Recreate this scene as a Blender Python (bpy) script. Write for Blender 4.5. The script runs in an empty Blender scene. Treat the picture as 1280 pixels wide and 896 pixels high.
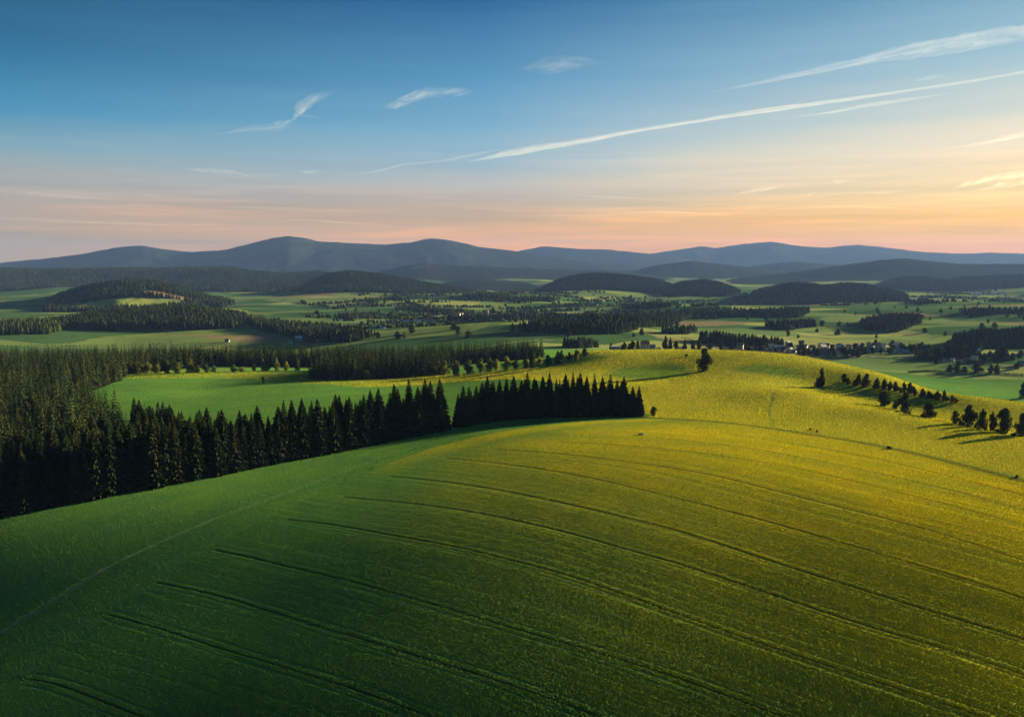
import bpy, math, random
import numpy as np
from mathutils import Vector

random.seed(7)
rng = np.random.default_rng(11)
SC = bpy.context.scene
COL = SC.collection
R = math.radians

# ------------------------------------------------------------------ camera model
F_PX, CX, CY = 1005.0, 640.0, 448.0
PITCH = math.atan((448.0 - 330.0) / F_PX)
CP, SP = math.cos(PITCH), math.sin(PITCH)
ZC = 150.0                                   # camera height over the valley floor
SUN_AZ, SUN_EL = R(61.0), R(10.5)
EXPO = 2.7
K = 2.0 ** -EXPO


def slope(v):
    """drop per metre forward for image row v"""
    return np.tan(PITCH + np.arctan((np.asarray(v, float) - CY) / F_PX))


def at_depth(u, v, Y):
    b = (CY - v) / F_PX
    return ((u - CX) / F_PX * Y / (CP + b * SP), Y, ZC - Y * float(slope(v)))


def project(X, Y, Z):
    d = Y * CP - (Z - ZC) * SP
    u = CX + F_PX * X / d
    v = CY - F_PX * (Y * SP + (Z - ZC) * CP) / d
    return u, v


# ------------------------------------------------------------------ value noise
def _hash(ix, iy, seed):
    n = (ix * 374761393 + iy * 668265263 + seed * 974634777) & 0xFFFFFFFF
    n = ((n ^ (n >> 13)) * 1274126177) & 0xFFFFFFFF
    return ((n ^ (n >> 16)) & 0xFFFF) / 65535.0


def vnoise(x, y, seed=0):
    x = np.asarray(x, float); y = np.asarray(y, float)
    ix = np.floor(x).astype(np.int64); iy = np.floor(y).astype(np.int64)
    fx = x - ix; fy = y - iy
    fx = fx * fx * (3 - 2 * fx); fy = fy * fy * (3 - 2 * fy)
    a = _hash(ix, iy, seed); b = _hash(ix + 1, iy, seed)
    c = _hash(ix, iy + 1, seed); d = _hash(ix + 1, iy + 1, seed)
    return (a * (1 - fx) + b * fx) * (1 - fy) + (c * (1 - fx) + d * fx) * fy


def fbm(x, y, seed=0, octs=4):
    t = 0; a = 0.5
    for k in range(octs):
        t = t + a * (vnoise(x * 2 ** k, y * 2 ** k, seed + k * 17) - 0.5)
        a *= 0.5
    return t


def sstep(a, b, x):
    t = np.clip((x - a) / (b - a), 0, 1)
    return t * t * (3 - 2 * t)


# ------------------------------------------------------------------ terrain: near hills through surveyed points
# (image column, image row, metres forward)
SURVEY = [
    (0, 896, 150), (320, 896, 137), (640, 896, 127), (960, 896, 122), (1280, 896, 119),
    (0, 760, 200), (320, 760, 185), (640, 760, 170), (960, 760, 163), (1280, 760, 157),
    (0, 655, 258), (300, 640, 250), (640, 640, 232), (960, 640, 223), (1280, 660, 205),
    (130, 618, 285), (300, 588, 314), (420, 564, 345), (500, 547, 366), (560, 535, 380), (650, 522, 408), (810, 520, 405),
    (480, 575, 312), (560, 555, 338), (640, 560, 310), (700, 532, 365), (900, 560, 296), (1100, 590, 265),
    (860, 523, 383), (1000, 540, 340), (1140, 565, 299), (1280, 600, 259),
    (900, 500, 455), (1000, 502, 440), (1100, 530, 366), (1200, 556, 318),
    (1000, 490, 470), (1100, 512, 403), (1200, 533, 360), (1280, 551, 327),
    (1040, 488, 520), (1150, 502, 478), (960, 470, 545),
    (730, 440, 680), (800, 438, 690), (880, 437, 685), (1000, 445, 640), (1100, 467, 560), (1200, 495, 482), (1280, 514, 442),
    (880, 464, 565), (820, 462, 590), (750, 476, 535), (680, 476, 540), (840, 490, 480),
    (600, 468, 640), (680, 455, 668), (550, 480, 600), (400, 482, 600), (250, 490, 585), (130, 492, 575),
    (250, 466, 735), (160, 470, 715), (350, 470, 700), (450, 474, 665), (300, 510, 500), (150, 515, 500),
    (590, 469, 645),
]
DROPS = [  # (image column, metres forward, metres below the camera)
    (-150, 200, 93), (-150, 280, 92), (0, 330, 92), (150, 380, 90), (-100, 500, 99), (0, 700, 105), (-150, 900, 112),
    (200, 880, 111), (350, 880, 111), (480, 800, 107), (60, 880, 111),
    (640, 760, 94), (720, 800, 92), (800, 850, 94), (880, 850, 95), (1000, 850, 118), (1120, 800, 136), (1280, 700, 136),
    (1400, 330, 74), (1400, 480, 84), (1400, 200, 71), (1400, 130, 72), (-150, 140, 92),
    (1150, 430, 82), (1280, 370, 80), (1280, 520, 100), (1280, 600, 126),
    (-150, 1200, 135), (100, 1250, 139), (350, 1250, 136), (500, 1150, 126), (620, 1100, 118), (700, 1050, 116),
    (800, 1080, 118), (900, 1150, 130), (1000, 1250, 137), (1150, 1150, 140), (1280, 1100, 140), (1400, 1100, 140),
    (-150, 1800, 142), (200, 1800, 142), (380, 1550, 133), (430, 1350, 125), (500, 1430, 117), (560, 1480, 111), (640, 1500, 107),
    (720, 1450, 109), (640, 1280, 120), (760, 1280, 124), (760, 1700, 126), (860, 1700, 132), (1000, 1700, 140), (1280, 1700, 140),
    (500, 1750, 138), (640, 1800, 136), (1000, 2100, 130), (1150, 2200, 126), (1280, 2300, 126), (900, 2200, 134),
    (0, 2600, 140), (300, 2600, 140), (640, 2600, 140), (900, 2900, 140), (1280, 3000, 140),
    (0, 70, 92), (640, 60, 82), (1280, 60, 76),
]
_pts = []
for u, v, Y in SURVEY:
    x, y, z = at_depth(u, v, Y)
    _pts.append((x, y, z))
for u, Y, dr in DROPS:
    b = dr / Y
    a = math.atan(b) - PITCH
    dd = Y * CP + dr * SP
    _pts.append(((u - CX) / F_PX * dd, Y, ZC - dr))
_pts = np.array(_pts)
AZ_CLAMP = R(42)


def _lp(x, y):
    r = np.hypot(x, y)
    az = np.arctan2(x, y)
    turn = 1 - np.clip(np.abs(az) - math.pi / 2, 0, math.pi / 2) / (math.pi / 2)
    az = np.clip(az, -AZ_CLAMP, AZ_CLAMP) * turn
    return az, np.log(np.maximum(r, 45.0))


def _tps_kernel(d2):
    return 0.5 * d2 * np.log(d2 + 1e-9)


def tps_fit(px, py, val, lam):
    n = len(px)
    d2 = (px[:, None] - px[None]) ** 2 + (py[:, None] - py[None]) ** 2
    A = np.zeros((n + 3, n + 3))
    A[:n, :n] = _tps_kernel(d2) + lam * np.eye(n)
    P = np.stack([np.ones(n), px, py], 1)
    A[:n, n:] = P; A[n:, :n] = P.T
    w = np.linalg.solve(A, np.concatenate([val, np.zeros(3)]))
    return (px, py, w)


def tps_eval(fit, x, y):
    px, py, w = fit
    shp = np.shape(x)
    x = np.ravel(x); y = np.ravel(y)
    out = np.empty(len(x))
    n = len(px)
    for i in range(0, len(x), 40000):
        a = x[i:i + 40000]; b = y[i:i + 40000]
        d2 = (a[:, None] - px[None]) ** 2 + (b[:, None] - py[None]) ** 2
        out[i:i + 40000] = _tps_kernel(d2) @ w[:n] + w[n] + w[n + 1] * a + w[n + 2] * b
    return out.reshape(shp)


_fa, _fr = _lp(_pts[:, 0], _pts[:, 1])
NEAR_FIT = tps_fit(_fa, _fr, _pts[:, 2], 1e-4)

# ------------------------------------------------------------------ terrain: far hills, each a ridge with its own skyline
# name, distance, front depth, back depth, wooded, skyline points
RIDGES = [
    ('far_blue', 18500, 2500, 3000, 0, [(-300, 322), (-60, 321), (0, 324), (30, 327), (60, 332), (90, 340)]),
    ('east_mountains', 15500, 3200, 3000, 0, [(780, 332), (800, 319), (850, 312), (875, 308), (895, 310), (930, 305), (963, 302), (1000, 308),
     (1030, 310), (1070, 306), (1110, 310), (1150, 315), (1200, 317), (1240, 316), (1280, 317), (1400, 318), (1600, 322)]),
    ('middle_mountains', 14000, 2500, 2500, 0, [(600, 335), (650, 313), (680, 308), (720, 311), (760, 312), (820, 318), (850, 322), (900, 333)]),
    ('main_mountains', 11500, 3000, 3000, 0, [(-40, 334), (15, 327), (60, 323), (100, 318), (150, 309), (178, 307), (200, 311), (237, 315), (280, 313),
     (320, 303), (345, 297), (362, 295), (378, 297), (400, 302), (440, 304), (480, 306), (515, 303), (532, 299), (545, 298), (560, 300), (575, 303), (600, 309), (640, 313),
     (680, 320), (720, 325), (780, 331), (840, 338)]),
    ('grey_lump', 9800, 1500, 1500, 0, [(900, 342), (930, 334), (970, 329), (1000, 327), (1030, 330), (1060, 331), (1100, 338)]),
    ('hill_870', 8600, 1500, 1500, 0, [(770, 345), (800, 336), (830, 330), (865, 326), (900, 330), (940, 335), (980, 340)]),
    ('long_ridge', 7600, 1500, 1500, 0, [(450, 345), (480, 338), (500, 333), (525, 329), (560, 331), (620, 334), (700, 337), (760, 338), (800, 342), (850, 350)]),
    ('east_ridge', 7000, 1500, 1500, 0, [(930, 348), (1000, 339), (1050, 332), (1100, 325), (1130, 323), (1160, 326), (1200, 330), (1280, 330), (1420, 332), (1600, 340)]),
    ('east_knoll', 5400, 900, 900, 1, [(1085, 356), (1110, 350), (1130, 345), (1160, 345), (1185, 350), (1200, 346), (1240, 344), (1280, 342), (1400, 340), (1500, 350)]),
    ('west_ridge', 5600, 1300, 1300, 1, [(-300, 336), (0, 334), (60, 335), (130, 334), (200, 334), (290, 333), (315, 338), (350, 340), (400, 338), (440, 346), (480, 356)]),
    ('low_ridge', 5600, 900, 900, 0, [(520, 362), (560, 352), (600, 350), (660, 353), (690, 360)]),
    ('hill_440', 4200, 700, 800, 1, [(360, 366), (390, 350), (410, 341), (430, 338), (445, 338), (470, 341), (500, 346), (530, 352), (570, 358), (610, 368)]),
    ('centre_hill', 4300, 600, 800, 1, [(660, 366), (680, 357), (700, 348), (725, 342), (745, 341), (780, 343), (820, 348), (840, 354), (860, 364)]),
    ('hill_880', 3900, 500, 600, 1, [(812, 369), (830, 360), (850, 352), (880, 349), (900, 352), (918, 358), (935, 367)]),
    ('hill_1040', 3500, 520, 700, 1, [(900, 381), (920, 372), (950, 361), (985, 353), (1010, 353), (1030, 357), (1060, 353), (1085, 355), (1110, 360), (1135, 367), (1165, 379)]),
    ('hill_1120', 2800, 330, 500, 1, [(1005, 393), (1030, 387), (1060, 380), (1100, 376), (1150, 375), (1190, 378), (1215, 384), (1235, 390)]),
    ('west_hill', 3100, 700, 700, 0, [(-100, 392), (20, 382), (60, 370), (90, 360), (120, 353), (150, 349), (170, 348), (200, 351), (230, 359), (262, 369), (300, 376), (340, 384)]),
    ('west_front', 1950, 330, 450, 1, [(-300, 392), (0, 391), (80, 390), (150, 386), (200, 384), (240, 383), (280, 388), (320, 394), (360, 396), (400, 400), (440, 408), (465, 414)]),
]


_PREP = {}


def _prep(pts):
    """skyline as a smooth curve: (columns, rows)"""
    if id(pts) not in _PREP:
        p = np.array(pts, float)
        u = np.arange(p[0, 0], p[-1, 0] + 1.0, 2.0)
        v = np.interp(u, p[:, 0], p[:, 1])
        k = np.exp(-(np.arange(-9, 10) / 2.8) ** 2); k /= k.sum()
        vs = np.convolve(np.pad(v, 9, mode='reflect', reflect_type='odd'), k, 'valid')
        vs = vs + 1.1 * fbm(u / 9.0, u * 0 + p[0, 1], 77, 3)
        _PREP[id(pts)] = (u, vs)
    return _PREP[id(pts)]


def hgt(X, Y, want_layer=False):
    X = np.asarray(X, float); Y = np.asarray(Y, float)
    a, l = _lp(X, Y)
    r = np.hypot(X, Y)
    near = tps_eval(NEAR_FIT, a, np.minimum(l, math.log(2800.0)))
    far = 10.0 + 85 * fbm(X / 800, Y / 620, 5, 3) + 9 * fbm(X / 190, Y / 150, 9)
    w = sstep(1500, 2500, r)
    z = near * (1 - w) + far * w
    z = z + 1.6 * fbm(X / 120, Y / 120, 3, 3) * sstep(250, 700, r) + 24 * fbm(X / 360, Y / 280, 15, 3) * sstep(1050, 1500, r) * (1 - w)
    shp = X.shape
    z = z.ravel(); Xf = X.ravel(); Yf = Y.ravel()
    layer = np.full(z.shape, -1)
    base_all = z.copy()
    for i, (nm, D, wf, wb, wood, pts) in enumerate(RIDGES):
        sel = np.where((Yf > max(900, D - 1.25 * wf)) & (Yf < D + wb))[0]
        if not len(sel): continue
        Yd = Yf[sel]
        u = CX + F_PX * 1.006 * Xf[sel] / Yd
        pu, pv = _prep(pts)
        k = (u > pu[0] - 25) & (u < pu[-1] + 25)
        sel = sel[k]; Yd = Yd[k]; u = u[k]
        if not len(sel): continue
        base = base_all[sel]
        zs = ZC - D * slope(np.interp(u, pu, pv) + (16.0 * F_PX / D if (wood or nm == 'west_hill') else 0))
        wig = 1 + 0.22 * fbm(u / 45.0, Yd / (0.18 * D), 31 + i, 3)
        t = (Yd - D) / np.where(Yd < D, wf * wig, wb)
        s = np.clip(1 - np.abs(t), 0, 1)
        s = s * s * (3 - 2 * s)
        edge = sstep(pu[0] - 25, pu[0] + 10, u) * (1 - sstep(pu[-1] - 10, pu[-1] + 25, u))
        H = np.maximum(zs - base, 0) * edge
        rid = 1 - 0.75 * np.abs(fbm(Xf[sel] / (0.055 * D), Yd / (0.075 * D), 71 + i, 4)) * (1 - s) * 2
        c = base + H * s * rid
        zc = z[sel]
        on = (c > zc + 0.5) & (s > 0.03)
        layer[sel[on]] = i
        z[sel] = np.maximum(zc, c)
    z = z.reshape(shp); layer = layer.reshape(shp)
    if want_layer:
        return z, layer
    return z


_HR = np.exp(np.linspace(math.log(60.0), math.log(19000.0), 520))


def hit(u, v):
    """first point of the ground seen at image point (u, v)"""
    b = (CY - v) / F_PX
    fx = (u - CX) / F_PX / (CP + b * SP)
    s = float(slope(v))
    zz = hgt(fx * _HR, _HR)
    below = (ZC - s * _HR) < zz
    if not below.any():
        return None
    i = int(np.argmax(below))
    lo, hi = (_HR[i - 1], _HR[i]) if i else (50.0, _HR[0])
    ys = np.linspace(lo, hi, 24)
    zz = hgt(fx * ys, ys)
    j = int(np.argmax((ZC - s * ys) < zz))
    return np.array([fx * ys[j], ys[j], zz[j]])


def hits(pts):
    out = []
    for p in pts:
        if len(p) == 3:                      # (column, None, metres forward)
            u, _, Y = p
            out.append(((u - CX) / F_PX * Y * 1.0, Y))
        else:
            h = hit(*p)
            if h is not None:
                out.append((h[0], h[1]))
    return np.array(out)


def inside(poly, x, y):
    x = np.asarray(x); y = np.asarray(y)
    c = np.zeros(x.shape, bool)
    n = len(poly)
    for i in range(n):
        x1, y1 = poly[i]; x2, y2 = poly[(i + 1) % n]
        m = ((y1 > y) != (y2 > y)) & (x < (x2 - x1) * (y - y1) / (y2 - y1 + 1e-12) + x1)
        c ^= m
    return c


def dist_poly(line, x, y, reach=1e9):
    """distance to an open polyline (points farther than reach are not measured)"""
    x = np.asarray(x); y = np.asarray(y)
    best = np.full(x.shape, 1e9)
    o = np.argsort(x); xs = x[o]; ys = y[o]; bs = best[o]
    for i in range(len(line) - 1):
        ax, ay = line[i][0], line[i][1]; bx, by = line[i + 1][0], line[i + 1][1]
        dx, dy = bx - ax, by - ay
        lo = np.searchsorted(xs, min(ax, bx) - reach); hi = np.searchsorted(xs, max(ax, bx) + reach)
        if hi <= lo: continue
        px = xs[lo:hi]; py = ys[lo:hi]
        t = np.clip(((px - ax) * dx + (py - ay) * dy) / (dx * dx + dy * dy + 1e-9), 0, 1)
        bs[lo:hi] = np.minimum(bs[lo:hi], np.hypot(px - ax - t * dx, py - ay - t * dy))
    best[o] = bs
    return best


def smooth_line(pts, k=12):
    """Catmull-Rom through a few points"""
    p = np.array(pts, float)
    p = np.vstack([2 * p[0] - p[1], p, 2 * p[-1] - p[-2]])
    out = []
    for i in range(1, len(p) - 2):
        for j in range(k):
            t = j / k
            out.append(0.5 * (2 * p[i] + (p[i + 1] - p[i - 1]) * t + (2 * p[i - 1] - 5 * p[i] + 4 * p[i + 1] - p[i + 2]) * t * t
                              + (3 * p[i] - p[i - 1] - 3 * p[i + 1] + p[i + 2]) * t ** 3))
    out.append(p[-2])
    return np.array(out)


# ------------------------------------------------------------------ object helpers
def tag(o, label=None, cat=None, group=None, kind=None):
    if label: o['label'] = label
    if cat: o['category'] = cat
    if group: o['group'] = group
    if kind: o['kind'] = kind
    return o


def np_mesh(name, verts, tris=None, quads=None, mat=None, smooth=False, colors=None, floats=None):
    me = bpy.data.meshes.new(name)
    verts = np.asarray(verts, np.float32)
    nt = 0 if tris is None else len(tris)
    nq = 0 if quads is None else len(quads)
    me.vertices.add(len(verts))
    me.vertices.foreach_set('co', verts.ravel())
    loops = []
    if nt: loops.append(np.asarray(tris, np.int32).ravel())
    if nq: loops.append(np.asarray(quads, np.int32).ravel())
    loops = np.concatenate(loops)
    me.loops.add(len(loops))
    me.loops.foreach_set('vertex_index', loops)
    starts = np.concatenate([np.arange(nt) * 3, nt * 3 + np.arange(nq) * 4]).astype(np.int32)
    me.polygons.add(nt + nq)
    me.polygons.foreach_set('loop_start', starts)
    me.polygons.foreach_set('use_smooth', np.full(nt + nq, smooth))
    me.update(calc_edges=True)
    if colors:
        for k, c in colors.items():
            at = me.attributes.new(k, 'FLOAT_COLOR', 'POINT')
            c4 = np.ones((len(verts), 4), np.float32); c4[:, :3] = c
            at.data.foreach_set('color', c4.ravel())
    if floats:
        for k, c in floats.items():
            at = me.attributes.new(k, 'FLOAT', 'POINT')
            at.data.foreach_set('value', np.asarray(c, np.float32).ravel())
    if mat: me.materials.append(mat)
    return me


def link(name, me, parent=None):
    o = bpy.data.objects.new(name, me)
    COL.objects.link(o)
    if parent: o.parent = parent
    return o


class Bag:
    """collects vertices and faces of ONE mesh"""
    def __init__(self):
        self.v = []; self.f = []

    def add(self, vs, fs):
        n = len(self.v)
        self.v += [tuple(p) for p in vs]
        self.f += [tuple(i + n for i in f) for f in fs]

    def box(self, x0, x1, y0, y1, z0, z1):
        vs = [(x0, y0, z0), (x1, y0, z0), (x1, y1, z0), (x0, y1, z0), (x0, y0, z1), (x1, y0, z1), (x1, y1, z1), (x0, y1, z1)]
        self.add(vs, [(0, 3, 2, 1), (4, 5, 6, 7), (0, 1, 5, 4), (1, 2, 6, 5), (2, 3, 7, 6), (3, 0, 4, 7)])

    def tube(self, pts, radii, n=6):
        vs = []; fs = []
        for i, (p, r) in enumerate(zip(pts, radii)):
            p = Vector(p)
            d = (Vector(pts[min(i + 1, len(pts) - 1)]) - Vector(pts[max(i - 1, 0)])).normalized()
            a = d.orthogonal().normalized() if abs(d.z) < 0.99 else Vector((1, 0, 0))
            b = d.cross(a)
            for k in range(n):
                t = 2 * math.pi * k / n
                vs.append(p + (a * math.cos(t) + b * math.sin(t)) * r)
        for i in range(len(pts) - 1):
            for k in range(n):
                fs.append((i * n + k, i * n + (k + 1) % n, (i + 1) * n + (k + 1) % n, (i + 1) * n + k))
        fs.append(tuple(range(n))[::-1]); fs.append(tuple(range((len(pts) - 1) * n, len(pts) * n)))
        self.add(vs, fs)

    def mesh(self, name, mat, smooth=False):
        me = bpy.data.meshes.new(name)
        me.from_pydata(self.v, [], self.f)
        me.materials.append(mat)
        if smooth:
            me.polygons.foreach_set('use_smooth', [True] * len(me.polygons))
        me.update()
        return me


# ------------------------------------------------------------------ materials
class NT:
    def __init__(self, mat):
        mat.use_nodes = True
        self.t = mat.node_tree
        self.t.nodes.clear()

    def n(self, typ, **kw):
        nd = self.t.nodes.new(typ)
        for k, v in kw.items():
            if k.startswith('i_'):
                nd.inputs[int(k[2:])].default_value = v
            else:
                setattr(nd, k, v)
        return nd

    def l(self, a, b):
        self.t.links.new(a, b)


def foliage_mat(name, col, col2, trans=0.25, attr=None, rand=True, scale=0.35):
    m = bpy.data.materials.new(name)
    t = NT(m)
    out = t.n('ShaderNodeOutputMaterial')
    tc = t.n('ShaderNodeTexCoord')
    no = t.n('ShaderNodeTexNoise'); no.inputs['Scale'].default_value = scale; no.inputs['Detail'].default_value = 3
    t.l(tc.outputs['Object'], no.inputs['Vector'])
    mx = t.n('ShaderNodeMix', data_type='RGBA')
    mx.inputs['A'].default_value = (*col, 1); mx.inputs['B'].default_value = (*col2, 1)
    fac = no.outputs['Fac']
    if rand:
        oi = t.n('ShaderNodeObjectInfo')
        ad = t.n('ShaderNodeMath', operation='ADD'); t.l(no.outputs['Fac'], ad.inputs[0])
        sb = t.n('ShaderNodeMath', operation='MULTIPLY_ADD'); t.l(oi.outputs['Random'], sb.inputs[0])
        sb.inputs[1].default_value = 0.9; sb.inputs[2].default_value = -0.45
        t.l(sb.outputs[0], ad.inputs[1]); ad.use_clamp = True
        fac = ad.outputs[0]
    t.l(fac, mx.inputs['Factor'])
    colr = mx.outputs['Result']
    if attr:
        at = t.n('ShaderNodeAttribute', attribute_name=attr)
        ml = t.n('ShaderNodeMix', data_type='RGBA', blend_type='MULTIPLY'); ml.inputs['Factor'].default_value = 1
        t.l(colr, ml.inputs['A']); t.l(at.outputs['Color'], ml.inputs['B'])
        colr = ml.outputs['Result']
    d = t.n('ShaderNodeBsdfDiffuse'); tr = t.n('ShaderNodeBsdfTranslucent')
    t.l(colr, d.inputs['Color']); t.l(colr, tr.inputs['Color'])
    ms = t.n('ShaderNodeMixShader'); ms.inputs[0].default_value = trans
    t.l(d.outputs[0], ms.inputs[1]); t.l(tr.outputs[0], ms.inputs[2])
    t.l(ms.outputs[0], out.inputs['Surface'])
    return m


def plain_mat(name, col, rough=0.8, noise=0.25, scale=1.5):
    m = bpy.data.materials.new(name)
    t = NT(m)
    out = t.n('ShaderNodeOutputMaterial')
    p = t.n('ShaderNodeBsdfPrincipled'); p.inputs['Roughness'].default_value = rough
    tc = t.n('ShaderNodeTexCoord')
    no = t.n('ShaderNodeTexNoise'); no.inputs['Scale'].default_value = scale; no.inputs['Detail'].default_value = 5
    t.l(tc.outputs['Object'], no.inputs['Vector'])
    mx = t.n('ShaderNodeMix', data_type='RGBA')
    mx.inputs['A'].default_value = (*[c * (1 - noise) for c in col], 1); mx.inputs['B'].default_value = (*[min(c * (1 + noise), 0.85) for c in col], 1)
    t.l(no.outputs['Fac'], mx.inputs['Factor'])
    t.l(mx.outputs['Result'], p.inputs['Base Color'])
    t.l(p.outputs[0], out.inputs['Surface'])
    return m
# ------------------------------------------------------------------ where things are on the ground (world outlines)
CROP_LEFT = hits([(-40, 905), (10, 862), (55, 832), (110, 788), (190, 730), (270, 680), (350, 640), (420, 605), (480, 578), (540, 557), (600, 543), (660, 533), (730, 526), (800, 523)])
CROP_EDGE = hits([(800, 523), (860, 524.5), (930, 531), (1000, 541), (1070, 552), (1140, 566), (1210, 583), (1280, 601)])
_d = CROP_EDGE[-1] - CROP_EDGE[-2]
CROP_POLY = np.vstack([CROP_LEFT, CROP_EDGE, CROP_EDGE[-1] + _d * 3, [[300, 40]], [[-160, 40]]])
TRACK = smooth_line(hits([(-30, 808), (0, 790), (60, 755), (130, 712), (200, 678), (270, 648), (330, 626), (390, 604), (440, 585), (500, 564), (560, 549)]))
LANES = [smooth_line(hits([(1040, 449), (1090, 446), (1135, 448), (1170, 452.5), (1210, 455), (1250, 456), (1300, 460)]), 6), smooth_line(hits([(560, 442), (600, 435), (640, 428), (690, 425), (730, 428)]), 6)]
PATH = smooth_line(hits([(966, 535.5), (965, 528), (961, 518), (962, 508), (965, 500), (967, 491)]))
TRAMS = [smooth_line(hits(p), 5) for p in [
    [(558, 573), (632, 580), (732, 596), (860, 626), (960, 652), (1100, 692), (1280, 748)],
    [(487, 595), (598, 608), (682, 624), (766, 643), (860, 667), (1018, 718), (1152, 760), (1280, 799)],
    [(430, 621), (514, 629), (598, 641), (699, 663), (800, 691), (860, 708), (951, 738), (1085, 782), (1186, 812), (1290, 846)],
    [(361, 649), (430, 658), (564, 682), (632, 698), (720, 722), (850, 768), (917, 792), (991, 817), (1120, 860), (1230, 896)],
    [(269, 687), (336, 702), (430, 724), (531, 752), (665, 792), (749, 816), (850, 848), (990, 900)],
    [(198, 728), (269, 743), (336, 763), (430, 792), (514, 817), (620, 850), (760, 900)],
    [(120, 764), (202, 786), (302, 818), (430, 857), (550, 900)],
    [(20, 845), (84, 859), (190, 900)],
    [(620, 562), (760, 574), (900, 596), (1100, 646), (1290, 704)],
    [(700, 552), (840, 562), (1000, 586), (1160, 624), (1290, 660)],
    [(820, 547), (960, 564), (1120, 596), (1290, 640)],
    [(900, 541), (1060, 566), (1200, 598), (1290, 622)],
]]
# a smooth "row number" across the crop, rows run along the tramlines
_q = []
for k, idx in [(0, 3.0), (1, 2.0), (2, 1.0), (3, 0.0), (4, -1.0), (5, -2.0), (6, -3.0), (7, -4.0), (8, 3.9), (9, 4.9)]:
    for p in TRAMS[k][::8]:
        _q.append((p[0], p[1], idx))
_q = np.array(_q)
ROW_FIT = tps_fit(_q[:, 0] / 100, _q[:, 1] / 100, _q[:, 2], 3e-2)


def rowc(x, y):
    return tps_eval(ROW_FIT, np.asarray(x) / 100, np.asarray(y) / 100)


MEADOW_FAR = hits([(806, 521), (815, 519), (760, 500), (690, 478), (630, 474), (560, 478), (450, 484), (380, 479), (330, 474), (250, 472), (160, 474),
                   (150, 470), (163, 466), (250, 463), (330, 464), (384, 466), (384, 472), (450, 474), (520, 470), (600, 466), (680, 456), (735, 441)])
MEADOW = np.vstack([CROP_EDGE[1:], [[CROP_EDGE[-1][0] + 60, CROP_EDGE[-1][1] - 40]], [[420, 260]], [[430, 420]], hits([(1279, 516), (1200, 497), (1100, 468), (1000, 447), (880, 440), (735, 441)]) * 1.10, MEADOW_FAR[:-1][::-1]])
SHADE_SWALES = [hits([(740, 470), (760, 458), (800, 453), (840, 452), (872, 455), (876, 464), (872, 472), (830, 474), (780, 476)]),  # outlines of the slopes whose shade is painted in green
          hits([(900, 460), (940, 452), (990, 455), (1020, 468), (1010, 480), (960, 472), (925, 468)]),
          hits([(1030, 478), (1050, 472), (1120, 490), (1180, 500), (1230, 520), (1160, 512), (1110, 505), (1060, 496)]),
          hits([(640, 462), (690, 452), (740, 443), (800, 441), (760, 450), (700, 460)]),
          hits([(345, 468), (384, 467), (384, 475), (350, 473)])]
FOREST_W = np.vstack([hits([(-60, 662), (0, 643), (70, 631), (140, 617), (230, 601), (300, 587)]),
                      hits([(285, 575), (230, 575), (160, 548), (118, 512), (100, 497), (128, 484), (152, 475), (160, 468)]),
                      [[-330, 800], [-300, 860], [-620, 900], [-480, 500], [-300, 300]]])
BELT = [hits([(150, 458.5), (250, 460), (330, 460), (395, 457)])]
BELT_POLY = np.array([[-420, 862], [-300, 838], [-215, 858], [-175, 850], [-178, 935], [-300, 950], [-430, 950]])
WOOD_MID = np.vstack([hits([(383, 473.5), (420, 476), (450, 475), (500, 473), (540, 470), (560, 468)]), [[-66, 760], [-60, 850], [-120, 860], [-180, 800], [-172, 710]]])
WOOD_BACK = np.array([[-210, 880], [-150, 860], [-60, 860], [20, 870], [40, 900], [30, 960], [-80, 960], [-200, 950]])


def wood_outline(pts, h):
    """outline of the stems on the ground from the outline of the crowns as seen: the far edge comes forward by a tree's height"""
    p = np.array(pts, float)
    out = []
    for u, v in p:
        cut = []
        for i in range(len(p)):
            (u1, v1), (u2, v2) = p[i], p[(i + 1) % len(p)]
            if min(u1, u2) <= u <= max(u1, u2) and abs(u2 - u1) > 1e-6:
                cut.append(v1 + (v2 - v1) * (u - u1) / (u2 - u1))
        vb, vt = max(cut + [v]), min(cut + [v])
        q = hit(u, vb)
        hp = h * 0.55 * F_PX / (q[1] if q is not None else 2000)
        th = vb - vt
        k = max(0.45, 1 - hp / th) if th > 0.5 else 1
        out.append((u, vb - (vb - v) * k))
    return hits(out)


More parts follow.
